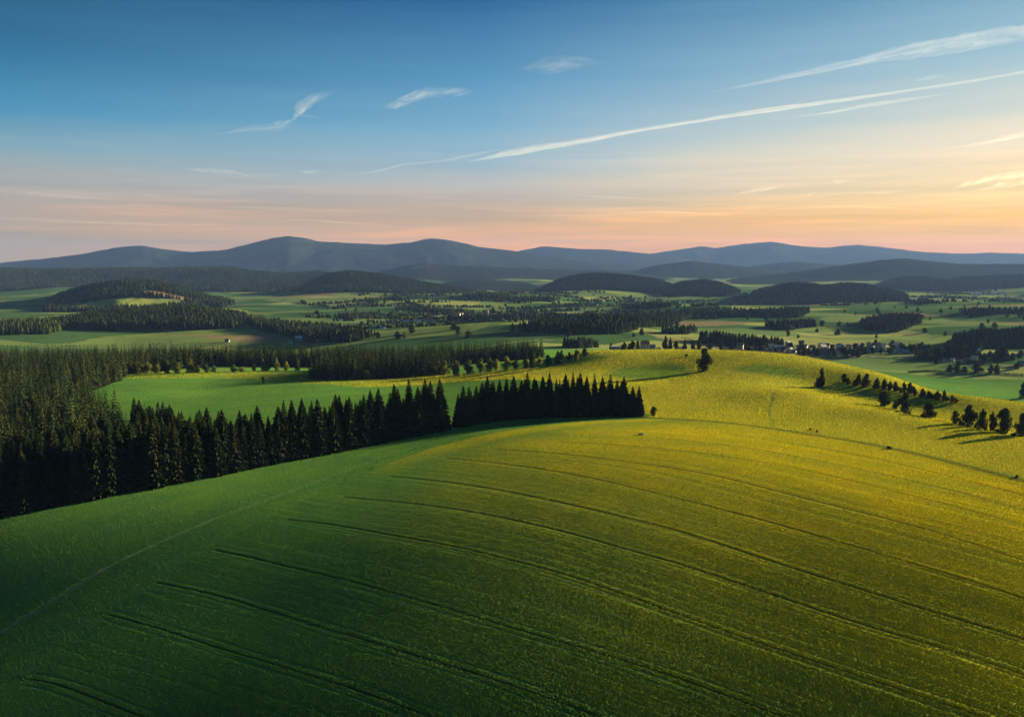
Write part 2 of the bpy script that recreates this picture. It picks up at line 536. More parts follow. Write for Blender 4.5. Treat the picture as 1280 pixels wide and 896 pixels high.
VALLEY_WOODS = [
    # name, outline, tree height, spacing, label
    ('spur', wood_outline([(640, 414), (660, 408), (720, 400), (780, 394), (850, 390), (868, 394), (850, 402), (790, 414), (770, 418), (700, 417)], 19), 19, 8, 'dark spruce wood spreading over the spur in the middle distance'),
    ('strip', wood_outline([(560, 398), (640, 397), (720, 397), (780, 392), (790, 396), (720, 400), (640, 401), (560, 402)], 18), 18, 9, 'long thin line of conifers behind the rounded green field'),
    ('belt_right', wood_outline([(850, 392), (900, 385), (960, 387), (1012, 390), (1000, 397), (920, 397), (860, 396)], 18), 18, 9, 'flat dark wood in front of the twin topped hill'),
    ('clump_960', wood_outline([(957, 408), (985, 402), (1015, 402), (1020, 408), (990, 412), (965, 411)], 17), 17, 8, 'small dark copse on the pale green slope above the village'),
    ('clump_1110', wood_outline([(1072, 408), (1085, 398), (1120, 393), (1150, 396), (1152, 402), (1135, 410), (1120, 416), (1090, 414)], 18), 18, 8, 'broad dark copse on the open slope right of the village'),
    ('wood_1240', wood_outline([(1185, 432), (1200, 424), (1240, 416), (1290, 410), (1340, 410), (1340, 430), (1290, 432), (1230, 436)], 22), 22, 7, 'tall dark wood at the right above the last village houses'),
    ('wood_900', wood_outline([(872, 420), (900, 418), (960, 428), (985, 434), (960, 436), (900, 431), (872, 428)], 18), 18, 8, 'dark wood directly above the left end of the village'),
    ('wood_820', wood_outline([(825, 415), (845, 412), (872, 414), (860, 418), (835, 418)], 15), 15, 9, 'small rounded wood above the pink house'),
    ('row_740', wood_outline([(704, 430), (720, 430), (742, 431), (748, 434), (720, 436), (704, 434)], 15), 15, 6, 'short dark tree row left of the grey house'),
    ('west_flank', wood_outline([(385, 428), (440, 428), (470, 420), (455, 412), (420, 405), (360, 402), (300, 400), (320, 412), (360, 420)], 18), 18, 9, 'blue dark wood running down the valley side at the left'),
    ('island_500', wood_outline([(490, 386), (520, 384), (560, 386), (590, 391), (560, 392), (520, 389)], 16), 16, 12, 'narrow wood between pale fields in the valley middle'),
    ('island_470', wood_outline([(420, 397), (450, 391), (478, 392), (470, 398), (440, 400)], 16), 16, 11, 'small blue wood in the valley fields left of the white sheds'),
    ('far_right', wood_outline([(1200, 390), (1240, 386), (1300, 384), (1300, 392), (1240, 394), (1205, 394)], 16), 16, 11, 'dark wooded strip at the right edge of the far fields'),
    ('patch_620', wood_outline([(575, 368), (640, 370), (700, 374), (690, 378), (640, 377), (590, 374)], 16), 16, 14, 'thin wood between distant valley fields below the centre hill'),
    ('patch_560', wood_outline([(520, 362), (560, 360), (610, 363), (590, 366), (540, 366)], 16), 16, 14, 'faint distant wood left of the centre hill'),
    ('patch_800', wood_outline([(770, 384), (800, 380), (850, 380), (840, 384), (800, 387)], 16), 16, 11, 'faint wood in the valley below the small round hill'),
    ('mound', wood_outline([(1140, 446), (1160, 440), (1185, 442), (1190, 449), (1150, 450)], 11), 11, 8, 'low dark scrub mound at the right end of the village'),
    ('under', wood_outline([(1180, 443), (1200, 434), (1228, 437), (1218, 447), (1190, 447)], 15), 15, 7, 'dark trees massed below the tall wood beside the village'),
    ('mid_730', wood_outline([(660, 404), (690, 402), (725, 404), (700, 408), (670, 409)], 15), 15, 9, 'short row of dark conifers ending the spur wood at the left'),
    ('far_left_low', wood_outline([(-20, 402), (60, 398), (120, 396), (60, 418), (-20, 420)], 18), 18, 10, 'blue dark wood at the far left of the valley'),
]
CLEAR_WEST = [hits([(72, 387), (85, 380), (120, 376), (165, 371), (200, 373), (232, 376), (236, 383), (200, 385), (150, 386), (100, 389)]),
              hits([(240, 384), (258, 380), (296, 386), (316, 391), (300, 392), (266, 389)]),
              hits([(306, 407), (330, 408), (370, 410), (374, 414), (340, 414)])]
CUTOVER = hits([(176, 367), (188, 363), (205, 365), (232, 371), (246, 375), (246, 378), (228, 375), (200, 371)])

# ------------------------------------------------------------------ the ground sheet
def build_ground():
    # columns: fine where the photograph looks, coarse elsewhere
    uu = np.linspace(-90, 1370, 900)
    az_f = np.arctan((uu - CX) / F_PX / 1.0)
    azl = np.linspace(-math.pi, az_f[0], 60)[:-1]
    azr = np.linspace(az_f[-1], math.pi, 60)[1:]
    az = np.concatenate([azl, az_f, azr])
    rows = [2.0, 20.0, 40.0, 60.0]
    r = 75.0
    while r < 20000:
        rows.append(r)
        drop = 80 if r < 700 else 130
        r += max(0.25, min(r * r / (F_PX * drop) * 0.95, r * 0.0065))
    rr = np.array(rows)
    A, RR = np.meshgrid(az, rr)
    # rows run at equal forward distance inside the view, so that hills keep their skyline
    X = RR * np.sin(A); Y = RR * np.cos(A)
    Z, lay = hgt(X, Y, True)
    nr, nc = X.shape
    wood_layer = np.isin(lay, [i for i, q in enumerate(RIDGES) if q[4]])
    mount = np.isin(lay, [i for i, q in enumerate(RIDGES) if not q[4] and q[0] != 'west_hill'])
    x = X.ravel(); y = Y.ravel(); z = Z.ravel()
    r_ = RR.ravel()
    col = np.empty((len(x), 3)); patch = np.zeros(len(x)); flow = np.zeros(len(x)); soil = np.zeros(len(x)); hold = np.zeros(len(x))
    GREEN = np.array([0.048, 0.122, 0.028])
    col[:] = GREEN
    n1 = fbm(x / 60, y / 60, 51, 3)[:, None]
    col *= 1 + 0.5 * n1
    far = r_ > 1150
    patch[:] = sstep(1050, 1250, r_)
    near = r_ < 1100
    xn, yn = x[near], y[near]
    c = col[near]; fl = flow[near]; so = soil[near]
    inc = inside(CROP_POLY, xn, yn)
    fi = flower_sun_amount(xn[inc], yn[inc])[:, None]
    c[inc] = np.array([0.040, 0.108, 0.025]) * (1 - fi) + np.array([0.20, 0.19, 0.006]) * fi  # ground yellow follows the flowers and the painted sunlight
    inm = inside(MEADOW, xn, yn) & ~inc
    nz = fbm(xn / 45, yn / 45, 21, 4)
    mf = (0.80 + 0.35 * nz) * (1 - 0.75 * sstep(-60, -150, xn))  # meadow yellow holds painted sunlight with the flowers, fading to the left
    for sw in SHADE_SWALES:
        ins = inside(sw, xn, yn)
        if ins.any():
            dd = dist_poly(np.vstack([sw, sw[:1]]), xn[ins], yn[ins])
            mf[ins] *= 1 - 0.88 * sstep(0, 16, dd)  # shade of the hollows painted in by taking yellow out
    fl[inm] = mf[inm] * 0.5
    c[inm] = np.array([0.075, 0.135, 0.022]) * (1 + 0.3 * nz[inm])[:, None]
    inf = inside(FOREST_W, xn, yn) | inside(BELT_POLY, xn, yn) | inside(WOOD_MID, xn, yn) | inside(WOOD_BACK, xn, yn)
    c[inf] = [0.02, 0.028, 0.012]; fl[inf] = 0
    # tracks, path, field edge
    d = dist_poly(CROP_EDGE[1:], xn, yn, 12)
    m = np.exp(-(d / 2.6) ** 2)
    so = np.maximum(so, 0.8 * m); fl *= 1 - 0.9 * np.exp(-(d / 2.2) ** 2)
    d = dist_poly(TRACK, xn, yn, 6)
    wob = (0.45 + 0.8 * (vnoise(xn / 3, yn / 3, 4))) * (0.30 + 0.70 * sstep(270, 200, yn))
    hold_n = 1.0 * np.exp(-(d / 0.6) ** 2) * wob
    d = dist_poly(PATH, xn, yn, 8)
    so = np.maximum(so, np.exp(-((d - 0.5) / 0.5) ** 2) * 0.4)
    fl *= 1 - 0.6 * np.exp(-(d / 1.6) ** 2)
    zn = z[near]
    for T in TRAMS:
        d = dist_poly(T, xn, yn, 3)
        g = np.exp(-(d / (0.34 + 0.0012 * np.maximum(0, yn - 150))) ** 2)
        so = np.maximum(so, 0.9 * g)
        zn = zn - 0.12 * g
    z[near] = zn
    col[near] = c; flow[near] = fl; soil[near] = so; hold[near] = hold_n
    # mountains and wooded hills: dark forest, with a few clearings
    wl = wood_layer.ravel(); mo = mount.ravel()
    forest = np.array([0.022, 0.034, 0.016])
    col[wl] = forest * 0.8; patch[wl] = 0
    mm = fbm(x / 420, y / 420, 61, 4)
    patch[mo] = 0
    col[mo] = np.array([0.006, 0.011, 0.009]) * (1 + 0.8 * mm[mo][:, None])
    clr = mo & (mm > 0.27) & (r_ < 12500)
    col[clr] = [0.022, 0.032, 0.018]
    wh = (lay == [q[0] for q in RIDGES].index('west_hill')).ravel()
    patch[wh] = 0; col[wh] = forest
    f2 = (r_ > 1100) & (r_ < 4200)
    for P in CLEAR_WEST:
        i = np.zeros(len(x), bool); i[f2] = inside(P, x[f2], y[f2])
        col[i] = [0.10, 0.14, 0.035]; patch[i] = 0
    i = np.zeros(len(x), bool); i[f2] = inside(CUTOVER, x[f2], y[f2])
    col[i] = [0.085, 0.062, 0.038]; patch[i] = 0
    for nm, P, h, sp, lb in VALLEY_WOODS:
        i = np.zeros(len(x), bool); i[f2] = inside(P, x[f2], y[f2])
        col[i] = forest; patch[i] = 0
    mid = (r_ > 700) & (r_ < 2000)
    for Ln in LANES:
        d = dist_poly(Ln, x[mid], y[mid], 12)
        hold[mid] = np.maximum(hold[mid], 0.75 * np.exp(-(d / 3.0) ** 4))
    idx = np.arange(nr * nc).reshape(nr, nc)
    q = np.stack([idx[:-1, :-1], idx[:-1, 1:], idx[1:, 1:], idx[1:, :-1]], -1).reshape(-1, 4)[:, ::-1]
    me = np_mesh('ground', np.stack([x, y, z], 1), quads=q, mat=ground_material(), smooth=True, colors={'base': col},
                 floats={'patch': patch, 'flower_sun': flow, 'soil': soil, 'pale': hold, 'rowc': rowc_safe(x, y, r_)})
    return tag(link('ground', me), kind='structure')


def rowc_safe(x, y, r):
    o = np.zeros(len(x))
    m = (r < 520) & (np.abs(np.arctan2(x, y)) < R(45))
    o[m] = rowc(x[m], y[m])
    return o


def flower_sun_amount(x, y):
    """yellow in the crop, flowers plus sunlight painted into the colour: thick on the top and the right of the hill, thin down to the left"""
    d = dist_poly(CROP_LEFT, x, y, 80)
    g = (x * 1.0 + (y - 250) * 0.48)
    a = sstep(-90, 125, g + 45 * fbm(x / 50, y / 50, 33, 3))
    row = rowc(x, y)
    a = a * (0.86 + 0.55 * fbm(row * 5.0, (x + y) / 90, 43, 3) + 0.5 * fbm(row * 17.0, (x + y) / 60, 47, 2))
    return np.clip(np.maximum(a * sstep(-5, 60, d), 0.62 * sstep(265, 360, y) * sstep(26, 0, np.abs(d - 9))) * sstep(0, 6, d), 0, 1)  # second part paints the sunlit strip along the crest


def ground_material():
    m = bpy.data.materials.new('ground')
    t = NT(m)
    out = t.n('ShaderNodeOutputMaterial')
    geo = t.n('ShaderNodeNewGeometry')
    at = {k: t.n('ShaderNodeAttribute', attribute_name=k) for k in ('base', 'patch', 'flower_sun', 'soil', 'pale', 'rowc')}

    def mix(a, b, f, bt='MIX'):
        x = t.n('ShaderNodeMix', data_type='RGBA', blend_type=bt)
        for s, v in (('A', a), ('B', b)):
            if isinstance(v, tuple): x.inputs[s].default_value = (*v, 1)
            else: t.l(v, x.inputs[s])
        if isinstance(f, float): x.inputs['Factor'].default_value = f
        else: t.l(f, x.inputs['Factor'])
        return x.outputs['Result']

    def math_(op, a, b=None, clamp=False):
        x = t.n('ShaderNodeMath', operation=op); x.use_clamp = clamp
        for i, v in enumerate((a, b)):
            if v is None: continue
            if isinstance(v, (int, float)): x.inputs[i].default_value = v
            else: t.l(v, x.inputs[i])
        return x.outputs[0]

    def noise(scale, detail=4, vec=None, rough=0.55):
        x = t.n('ShaderNodeTexNoise'); x.inputs['Scale'].default_value = scale; x.inputs['Detail'].default_value = detail; x.inputs['Roughness'].default_value = rough
        t.l(vec or geo.outputs['Position'], x.inputs['Vector'])
        return x.outputs['Fac']

    def ramp(f, *stops):
        x = t.n('ShaderNodeValToRGB')
        e = x.color_ramp.elements
        while len(e) < len(stops): e.new(0.5)
        for el, (p, c) in zip(e, stops):
            el.position = p; el.color = (*c, 1)
        t.l(f, x.inputs[0])
        return x.outputs[0]

    # fine mottling of the sward
    grain = noise(1.3, 5, rough=0.7)
    blot = noise(0.05, 4)
    c = mix(at['base'].outputs['Color'], (1.6, 1.5, 1.4), 1.0, 'MULTIPLY')
    c = mix(at['base'].outputs['Color'], c, ramp(grain, (0.35, (0, 0, 0)), (0.7, (1, 1, 1))))
    c = mix(c, mix(c, (1.35, 1.12, 0.8), 1.0, 'MULTIPLY'), ramp(blot, (0.42, (0, 0, 0)), (0.62, (1, 1, 1))))
    # yellow of flowers and painted-in sunlight over the sward
    fl = math_('MULTIPLY', at['flower_sun'].outputs['Fac'], ramp(noise(0.9, 4, rough=0.75), (0.30, (0.35,) * 3), (0.62, (1, 1, 1))), True)
    c = mix(c, (0.42, 0.31, 0.018), fl)
    # bare soil in wheel tracks, pale trodden grass
    c = mix(c, (0.018, 0.020, 0.010), at['soil'].outputs['Fac'])
    # far valley: a patchwork of fields parted by hedges
    mp = t.n('ShaderNodeMapping'); mp.inputs['Rotation'].default_value = (0, 0, R(24)); mp.inputs['Scale'].default_value = (1 / 260, 1 / 115, 0)
    wv = t.n('ShaderNodeVectorMath', operation='ADD')
    wn = t.n('ShaderNodeTexNoise'); wn.inputs['Scale'].default_value = 0.004; wn.inputs['Detail'].default_value = 3
    t.l(geo.outputs['Position'], wn.inputs['Vector'])
    ws = t.n('ShaderNodeVectorMath', operation='SCALE'); ws.inputs['Scale'].default_value = 190
    t.l(wn.outputs['Color'], ws.inputs[0]); t.l(geo.outputs['Position'], wv.inputs[0]); t.l(ws.outputs[0], wv.inputs[1])
    t.l(wv.outputs[0], mp.inputs['Vector'])
    vo = t.n('ShaderNodeTexVoronoi', voronoi_dimensions='2D'); vo.inputs['Scale'].default_value = 1.0
    t.l(mp.outputs[0], vo.inputs['Vector'])
    sp = t.n('ShaderNodeSeparateColor'); t.l(vo.outputs['Color'], sp.inputs[0])
    fields = ramp(sp.outputs[0], (0.0, (0.024, 0.058, 0.024)), (0.22, (0.075, 0.115, 0.040)), (0.45, (0.030, 0.066, 0.028)), (0.66, (0.125, 0.150, 0.058)), (0.80, (0.060, 0.100, 0.040)), (0.94, (0.11, 0.095, 0.06)))
    fields.node.color_ramp.interpolation = 'CONSTANT'
    ve = t.n('ShaderNodeTexVoronoi', voronoi_dimensions='2D', feature='DISTANCE_TO_EDGE'); t.l(mp.outputs[0], ve.inputs['Vector'])
    hedge = ramp(math_('ADD', ve.outputs['Distance'], math_('MULTIPLY', math_('SUBTRACT', noise(0.012, 3), 0.42), 0.32)), (0.0, (1, 1, 1)), (0.045, (0, 0, 0)))
    scrub = ramp(noise(0.0042, 5, rough=0.6), (0.66, (0, 0, 0)), (0.68, (1, 1, 1)))
    fields = mix(fields, (0.022, 0.036, 0.018), hedge)
    fields = mix(fields, (0.045, 0.075, 0.03), scrub)
    fields = mix(fields, mix(fields, (1.5, 1.4, 1.2), 1.0, 'MULTIPLY'), noise(0.02, 4))
    c = mix(c, fields, at['patch'].outputs['Fac'])
    c = mix(c, (0.20, 0.18, 0.12), at['pale'].outputs['Fac'])
    b1 = t.n('ShaderNodeBump'); b1.inputs['Strength'].default_value = 0.22; b1.inputs['Distance'].default_value = 0.25
    t.l(noise(1.7, 5, rough=0.75), b1.inputs['Height'])
    d = t.n('ShaderNodeBsdfDiffuse'); t.l(c, d.inputs['Color']); t.l(b1.outputs[0], d.inputs['Normal'])
    t.l(d.outputs[0], out.inputs['Surface'])
    return m


# ------------------------------------------------------------------ standing crop and grass: tufts, thicker on the ground than one can count
def tuft_field(mask_fn, y0, y1, density, cell=0.30):
    # one tuft per small cell of ground, cells growing with distance
    us = []
    r = y0
    P = []
    while r < y1:
        dr = max(cell, r * r / (F_PX * 78) * 1.15) / density
        du = max(cell, r / F_PX * 1.35) / density
        n = int(1.56 * r / du)
        xx = (np.arange(n) + rng.random(n)) / n * 1.56 * r - 0.78 * r
        yy = r + dr * rng.random(n)
        P.append(np.stack([xx, yy, np.full(n, max(0.7, du / 0.40))], 1))
        r += dr
    P = np.concatenate(P)
    m = mask_fn(P[:, 0], P[:, 1])
    P = P[m]
    x, y, sc = P.T
    return x, y, sc


def build_tufts(name, x, y, sc, h, flower_sun, green, label, cat, mat, petal=(0.74, 0.66, 0.005)):
    z = hgt(x, y)
    n = len(x)
    h = h * (0.8 + 0.4 * rng.random(n)) * np.minimum(sc, 1.5)
    w = 0.20 * sc * (0.7 + 0.6 * rng.random(n))
    base = np.stack([x, y, z - 0.03], 1)
    a0 = rng.random(n) * 6.283
    V = np.empty((n, 4, 3))
    for k in range(3):
        an = a0 + k * 2.094
        V[:, k] = base + np.stack([np.cos(an) * w, np.sin(an) * w, np.zeros(n)], 1)
    V[:, 3] = base + np.stack([(rng.random(n) - .5) * h * 0.7, (rng.random(n) - .5) * h * 0.7, h], 1)
    i = np.arange(n)[:, None] * 4
    T = np.concatenate([i + np.array([[0, 1, 3]]), i + np.array([[1, 2, 3]]), i + np.array([[2, 0, 3]])])
    isf = np.clip(flower_sun * (0.66 + 0.44 * rng.random(n)) + 0.3 * (rng.random(n) < 0.06 * flower_sun), 0, 1)[:, None]  # yellow of each tuft, flowers together with painted sunlight
    var = 0.8 + 0.4 * rng.random((n, 1))
    hue = rng.random((n, 1))
    g = np.asarray(green)
    g = g.reshape(-1, 3)
    c = (g * (1 - hue) + g * np.array([1.25, 1.06, 0.9]) * hue) * var
    f = (np.asarray(petal) * (1 - 0.5 * hue) + np.array([0.30, 0.27, 0.02]) * hue * 0.5) * (0.8 + 0.4 * rng.random((n, 1)))
    top = c * (1 - isf) + f * isf
    C = np.empty((n, 4, 3))
    C[:, :3] = (c * 0.25 + top * 0.75)[:, None]
    C[:, 3] = top
    me = np_mesh(name, V.reshape(-1, 3), tris=T, mat=mat, colors={'tint': C.reshape(-1, 3)})
    return tag(link(name, me), label, cat, kind='stuff')


def tint_mat(name, trans):
    m = bpy.data.materials.new(name)
    t = NT(m)
    out = t.n('ShaderNodeOutputMaterial')
    at = t.n('ShaderNodeAttribute', attribute_name='tint')
    d = t.n('ShaderNodeBsdfDiffuse'); tr = t.n('ShaderNodeBsdfTranslucent')
    t.l(at.outputs['Color'], d.inputs['Color']); t.l(at.outputs['Color'], tr.inputs['Color'])
    ms = t.n('ShaderNodeMixShader'); ms.inputs[0].default_value = trans
    t.l(d.outputs[0], ms.inputs[1]); t.l(tr.outputs[0], ms.inputs[2])
    t.l(ms.outputs[0], out.inputs['Surface'])
    return m


def build_grass():
    mat = tint_mat('blades', 0.35)

    def in_crop(x, y):
        return inside(CROP_POLY, x + 9 * fbm(x / 7, y / 7, 19, 3), y + 9 * fbm(x / 6, y / 8, 29, 3))

    def keep_rows(x, y):
        k = np.ones(len(x), bool)
        for T in TRAMS:
            k &= dist_poly(T, x, y, 3) > 0.20 + 0.0013 * np.maximum(0, y - 150) + 0.10 * vnoise(x / 14, y / 14, 8)
        for T in TRAMS[:8]:
            k &= np.abs(dist_poly(T, x, y, 4) - 2.0) > 0.16 + 0.2 * vnoise(x / 9, y / 9, 3)
        return k
    x, y, sc = tuft_field(lambda x, y: in_crop(x, y) & (y < 480), 110, 420, 1.3, 0.26)
    k = keep_rows(x, y)
    x, y, sc = x[k], y[k], sc[k]
    fa = flower_sun_amount(x, y)
    row = rowc(x, y)
    dens = fbm(row * 9, (x + y) / 60, 63, 3)
    fine = np.abs((row * 5.5 + 0.12 * fbm(x / 30, y / 30, 57, 2)) % 1.0 - 0.5) * 2
    gapw = 0.07 + 0.00034 * y
    shown = sstep(0.30, 0.55, vnoise(np.floor(row * 5.5) * 7.3, (x + y) / 85, 67))
    k = rng.random(len(x)) < np.clip(0.94 + 0.7 * dens, 0.5, 1) * np.where(fine < gapw, 1 - 0.8 * shown, 1)
    x, y, sc, fa = x[k], y[k], sc[k], fa[k]
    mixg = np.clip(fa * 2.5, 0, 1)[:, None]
    gcol = np.array([0.038, 0.113, 0.026]) * (1 - mixg) + np.array([0.060, 0.130, 0.016]) * mixg  # crop green warms along with the painted sunlight
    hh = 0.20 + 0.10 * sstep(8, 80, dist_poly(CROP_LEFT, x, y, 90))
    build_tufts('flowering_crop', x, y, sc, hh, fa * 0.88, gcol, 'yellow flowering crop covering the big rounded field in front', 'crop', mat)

    def meadow_mask(x, y):
        return inside(MEADOW, x, y) & ~inside(CROP_POLY, x, y)
    x, y, sc = tuft_field(meadow_mask, 240, 760, 1.0)
    k = (dist_poly(CROP_EDGE[1:], x, y) > 2.6) & (dist_poly(PATH, x, y, 6) > 1.3 * vnoise(x / 1.5, y / 5, 12) - 0.1)
    x, y, sc = x[k], y[k], sc[k]
    mf = 0.86 + 0.3 * fbm(x / 45, y / 45, 21, 4)  # this yellow stands for sunlight as well as flowers
    mf *= 1 - 0.75 * sstep(-60, -150, x)
    for sw in SHADE_SWALES:
        ins = inside(sw, x, y)
        if ins.any():
            dd = dist_poly(np.vstack([sw, sw[:1]]), x[ins], y[ins])
            mf[ins] *= 1 - 0.88 * sstep(0, 16, dd)  # tufts greener here, slope shade put into their tint
    build_tufts('yellow_meadow', x, y, sc, 0.35, mf * 1.1, (0.055, 0.135, 0.025), 'bright yellow flowering meadow on the sunlit hill behind the field edge', 'meadow', mat, (0.80, 0.70, 0.006))

    def strip_mask(x, y):
        return ~inside(MEADOW, x, y) & ~in_crop(x, y) & ~inside(FOREST_W, x, y) & (y < 640) & ((x < 60) | (y < 420)) & (x < 100)
    x, y, sc = tuft_field(strip_mask, 130, 640, 1.0)
    k = dist_poly(TRACK, x, y, 6) > (0.30 + 0.45 * vnoise(x / 5, y / 5, 14)) * (0.2 + 0.8 * sstep(290, 200, y))
    x, y, sc = x[k], y[k], sc[k]
    dt = dist_poly(TRACK, x, y)
    lane = (1 + 0.55 * fbm(dt / 3.2, (x + y) / 120, 87, 3))[:, None]
    warm = np.clip(1.6 * fbm(dt / 6, (x + y) / 70, 88, 3), 0, 1)[:, None]
    gr = (np.array([0.046, 0.125, 0.030]) * (1 - warm) + np.array([0.085, 0.130, 0.036]) * warm) * lane
    nb = sstep(32, 0, dist_poly(CROP_LEFT, x, y, 60))[:, None] * 0.8
    gr = gr * (1 - nb) + np.array([0.039, 0.113, 0.026]) * lane * nb
    build_tufts('short_grass', x, y, sc, 0.19 + 0.03 * nb[:, 0], np.zeros(len(x)), gr, 'short green grass on the strip and meadow beside the spruces', 'grass', mat)
# ------------------------------------------------------------------ trees
def spruce_arrays(H, Rm, seed, whorls, nb, detail):
    """needle sprays of one spruce: (verts, tris). Drooping boughs in whorls, ragged and gappy"""
    g = np.random.default_rng(seed)
    V = []; T = []
    n = 0
    z0 = H * g.uniform(0.03, 0.08)
    for i in range(whorls):
        t = i / (whorls - 1)
        z = z0 + (H - z0) * (t ** 0.92)
        prof = (1 - t) ** 0.70 * (0.80 + 0.20 * min(1.0, t * 6 + 0.5)) + 0.015
        k = max(3, int(nb * (1 - 0.6 * t)))
        ph = g.random() * 6.283
        for j in range(k):
            a = ph + 6.283 * (j + g.uniform(-.3, .3)) / k
            L = Rm * prof * g.uniform(0.68, 1.18)
            if g.random() < 0.05: L *= 0.45
            dz = -L * g.uniform(0.10, 0.42) + (0.25 * L if t > 0.75 else 0)
            ca, sa = math.cos(a), math.sin(a)
            w = max(0.10 * Rm, L * (g.uniform(0.15, 0.26) if detail >= 2 else g.uniform(0.26, 0.42))) * (1 if t < 0.85 else 0.7)
            zz = z + g.uniform(-.25, .25) * H / whorls
            tip = (ca * L, sa * L, zz + dz)
            mid = 0.55
            ml = (ca * L * mid - sa * w, sa * L * mid + ca * w, zz + dz * 0.35 - w * 0.45)
            mr = (ca * L * mid + sa * w, sa * L * mid - ca * w, zz + dz * 0.35 - w * 0.45)
            top = (ca * L * mid, sa * L * mid, zz + dz * 0.2 + 0.10 * w)
            root = (0, 0, zz + 0.08 * L)
            if detail >= 2:
                V += [root, ml, top, mr, tip, (ca * L * 0.8, sa * L * 0.8, zz + dz * 0.8 - w * 0.9)]
                T += [(n, n + 1, n + 2), (n, n + 2, n + 3), (n + 2, n + 1, n + 4), (n + 2, n + 4, n + 3), (n + 1, n + 5, n + 4), (n + 3, n + 4, n + 5)]
                n += 6
            else:
                V += [root, ml, mr, tip]
                T += [(n, n + 1, n + 3), (n, n + 3, n + 2)]
                n += 4
    # leader
    V += [(0.05 * Rm, 0, H * 0.93), (-0.03 * Rm, 0.05 * Rm, H * 0.93), (-0.03 * Rm, -0.05 * Rm, H * 0.93), (0, 0, H * 1.03)]
    T += [(n, n + 1, n + 3), (n + 1, n + 2, n + 3), (n + 2, n, n + 3)]
    return np.array(V), np.array(T)


def cone_arrays(seed, tiers, sides):
    """far spruce of unit height, a few ragged skirts"""
    g = np.random.default_rng(seed)
    V = []; T = []
    for i in range(tiers):
        z0 = i / tiers * 0.88 + 0.02
        z1 = min(1.0, z0 + 1.35 / tiers) if i < tiers - 1 else 1.0
        r = 0.17 * (1 - z0) ** 0.8 + 0.01
        n = len(V)
        for k in range(sides):
            a = 6.283 * k / sides + g.uniform(-.25, .25)
            rr = r * g.uniform(0.7, 1.25)
            V.append((math.cos(a) * rr, math.sin(a) * rr, z0 + g.uniform(-.03, .03)))
        V.append((g.uniform(-.01, .01), g.uniform(-.01, .01), z1))
        for k in range(sides): T.append((n + k, n + (k + 1) % sides, n + sides))
    return np.array(V), np.array(T)


def leafy_arrays(seed, n, shape, size):
    """unit broadleaf crown (height 1 from the ground, half width 0.5 at scale 1): many small leaf faces through several lobes"""
    g = np.random.default_rng(seed)
    lobes = []
    prof = lambda t: np.interp(t, [0, .1, .3, .55, .8, 1.0], [.75, .92, 1.0, .95, .72, .22] if shape == 'round' else [.7, .9, 1.0, .82, .52, .12])
    for k in range(30 if shape == 'round' else 25):
        t = g.random() ** 0.9
        a = g.random() * 6.283; q = g.random() ** 0.35
        w = prof(t) * 0.42
        rr = g.uniform(0.11, 0.20) * (1.0 - 0.30 * t)
        rad = max(0, w - rr * .5) * q
        lobes.append((math.cos(a) * rad, math.sin(a) * rad, 0.07 + t * 0.86 * g.uniform(.94, 1.06), rr))
    for k in range(5):
        lobes.append((0, 0, 0.15 + 0.16 * k, 0.22 * prof(0.15 + .16 * k)))
    P = []; N = []
    L = np.array(lobes)
    wts = L[:, 3] ** 2; wts /= wts.sum()
    idx = g.choice(len(L), n, p=wts)
    d = g.normal(size=(n, 3)); d /= np.linalg.norm(d, axis=1)[:, None]
    rad = L[idx, 3] * g.uniform(0.55, 1.06, n) ** 0.7
    p = L[idx, :3] + d * rad[:, None] * np.array([1, 1, 0.95])
    p[:, 2] = np.maximum(p[:, 2], 0.03)
    nn = d + 0.7 * g.normal(size=(n, 3)); nn /= np.linalg.norm(nn, axis=1)[:, None]
    a = np.cross(nn, g.normal(size=(n, 3))); a /= np.linalg.norm(a, axis=1)[:, None]
    b = np.cross(nn, a)
    s = size * g.uniform(0.6, 1.4, n)[:, None]
    V = np.stack([p + a * s, p + b * s * .8, p - a * s, p - b * s * .8], 1).reshape(-1, 3)
    Q = np.arange(n * 4).reshape(n, 4)
    return V, Q


def merge_trees(name, protos, x, y, z, h, wfac, mat, label, cat, dark=1.0):
    """a wood that reads as one mass"""
    n = len(x)
    if not n:
        print('nothing to plant:', label); return
    which = rng.integers(0, len(protos), n)
    VV = []; TT = []; CC = []; off = 0
    ang = rng.random(n) * 6.283
    tint = (0.55 + 0.9 * rng.random((n, 1))) * (np.array([1, 1, 1]) + rng.random((n, 1)) ** 3 * np.array([1.8, 0.9, 0.2])) * dark
    for k, (V, T) in enumerate(protos):
        i = np.where(which == k)[0]
        if not len(i): continue
        c = np.cos(ang[i])[:, None]; s = np.sin(ang[i])[:, None]
        hw = (h[i] * wfac[i])[:, None]
        X = x[i][:, None] + (V[None, :, 0] * c - V[None, :, 1] * s) * hw
        Y = y[i][:, None] + (V[None, :, 0] * s + V[None, :, 1] * c) * hw
        Z = z[i][:, None] - 0.3 + V[None, :, 2] * h[i][:, None]
        VV.append(np.stack([X, Y, Z], -1).reshape(-1, 3))
        TT.append((T[None] + (np.arange(len(i)) * len(V))[:, None, None]).reshape(-1, 3) + off)
        CC.append(np.repeat(tint[i], len(V), 0))
        off += len(i) * len(V)
    me = np_mesh(name, np.concatenate(VV), tris=np.concatenate(TT), mat=mat, colors={'tint': np.concatenate(CC)})
    return tag(link(name, me), label, cat, kind='stuff')


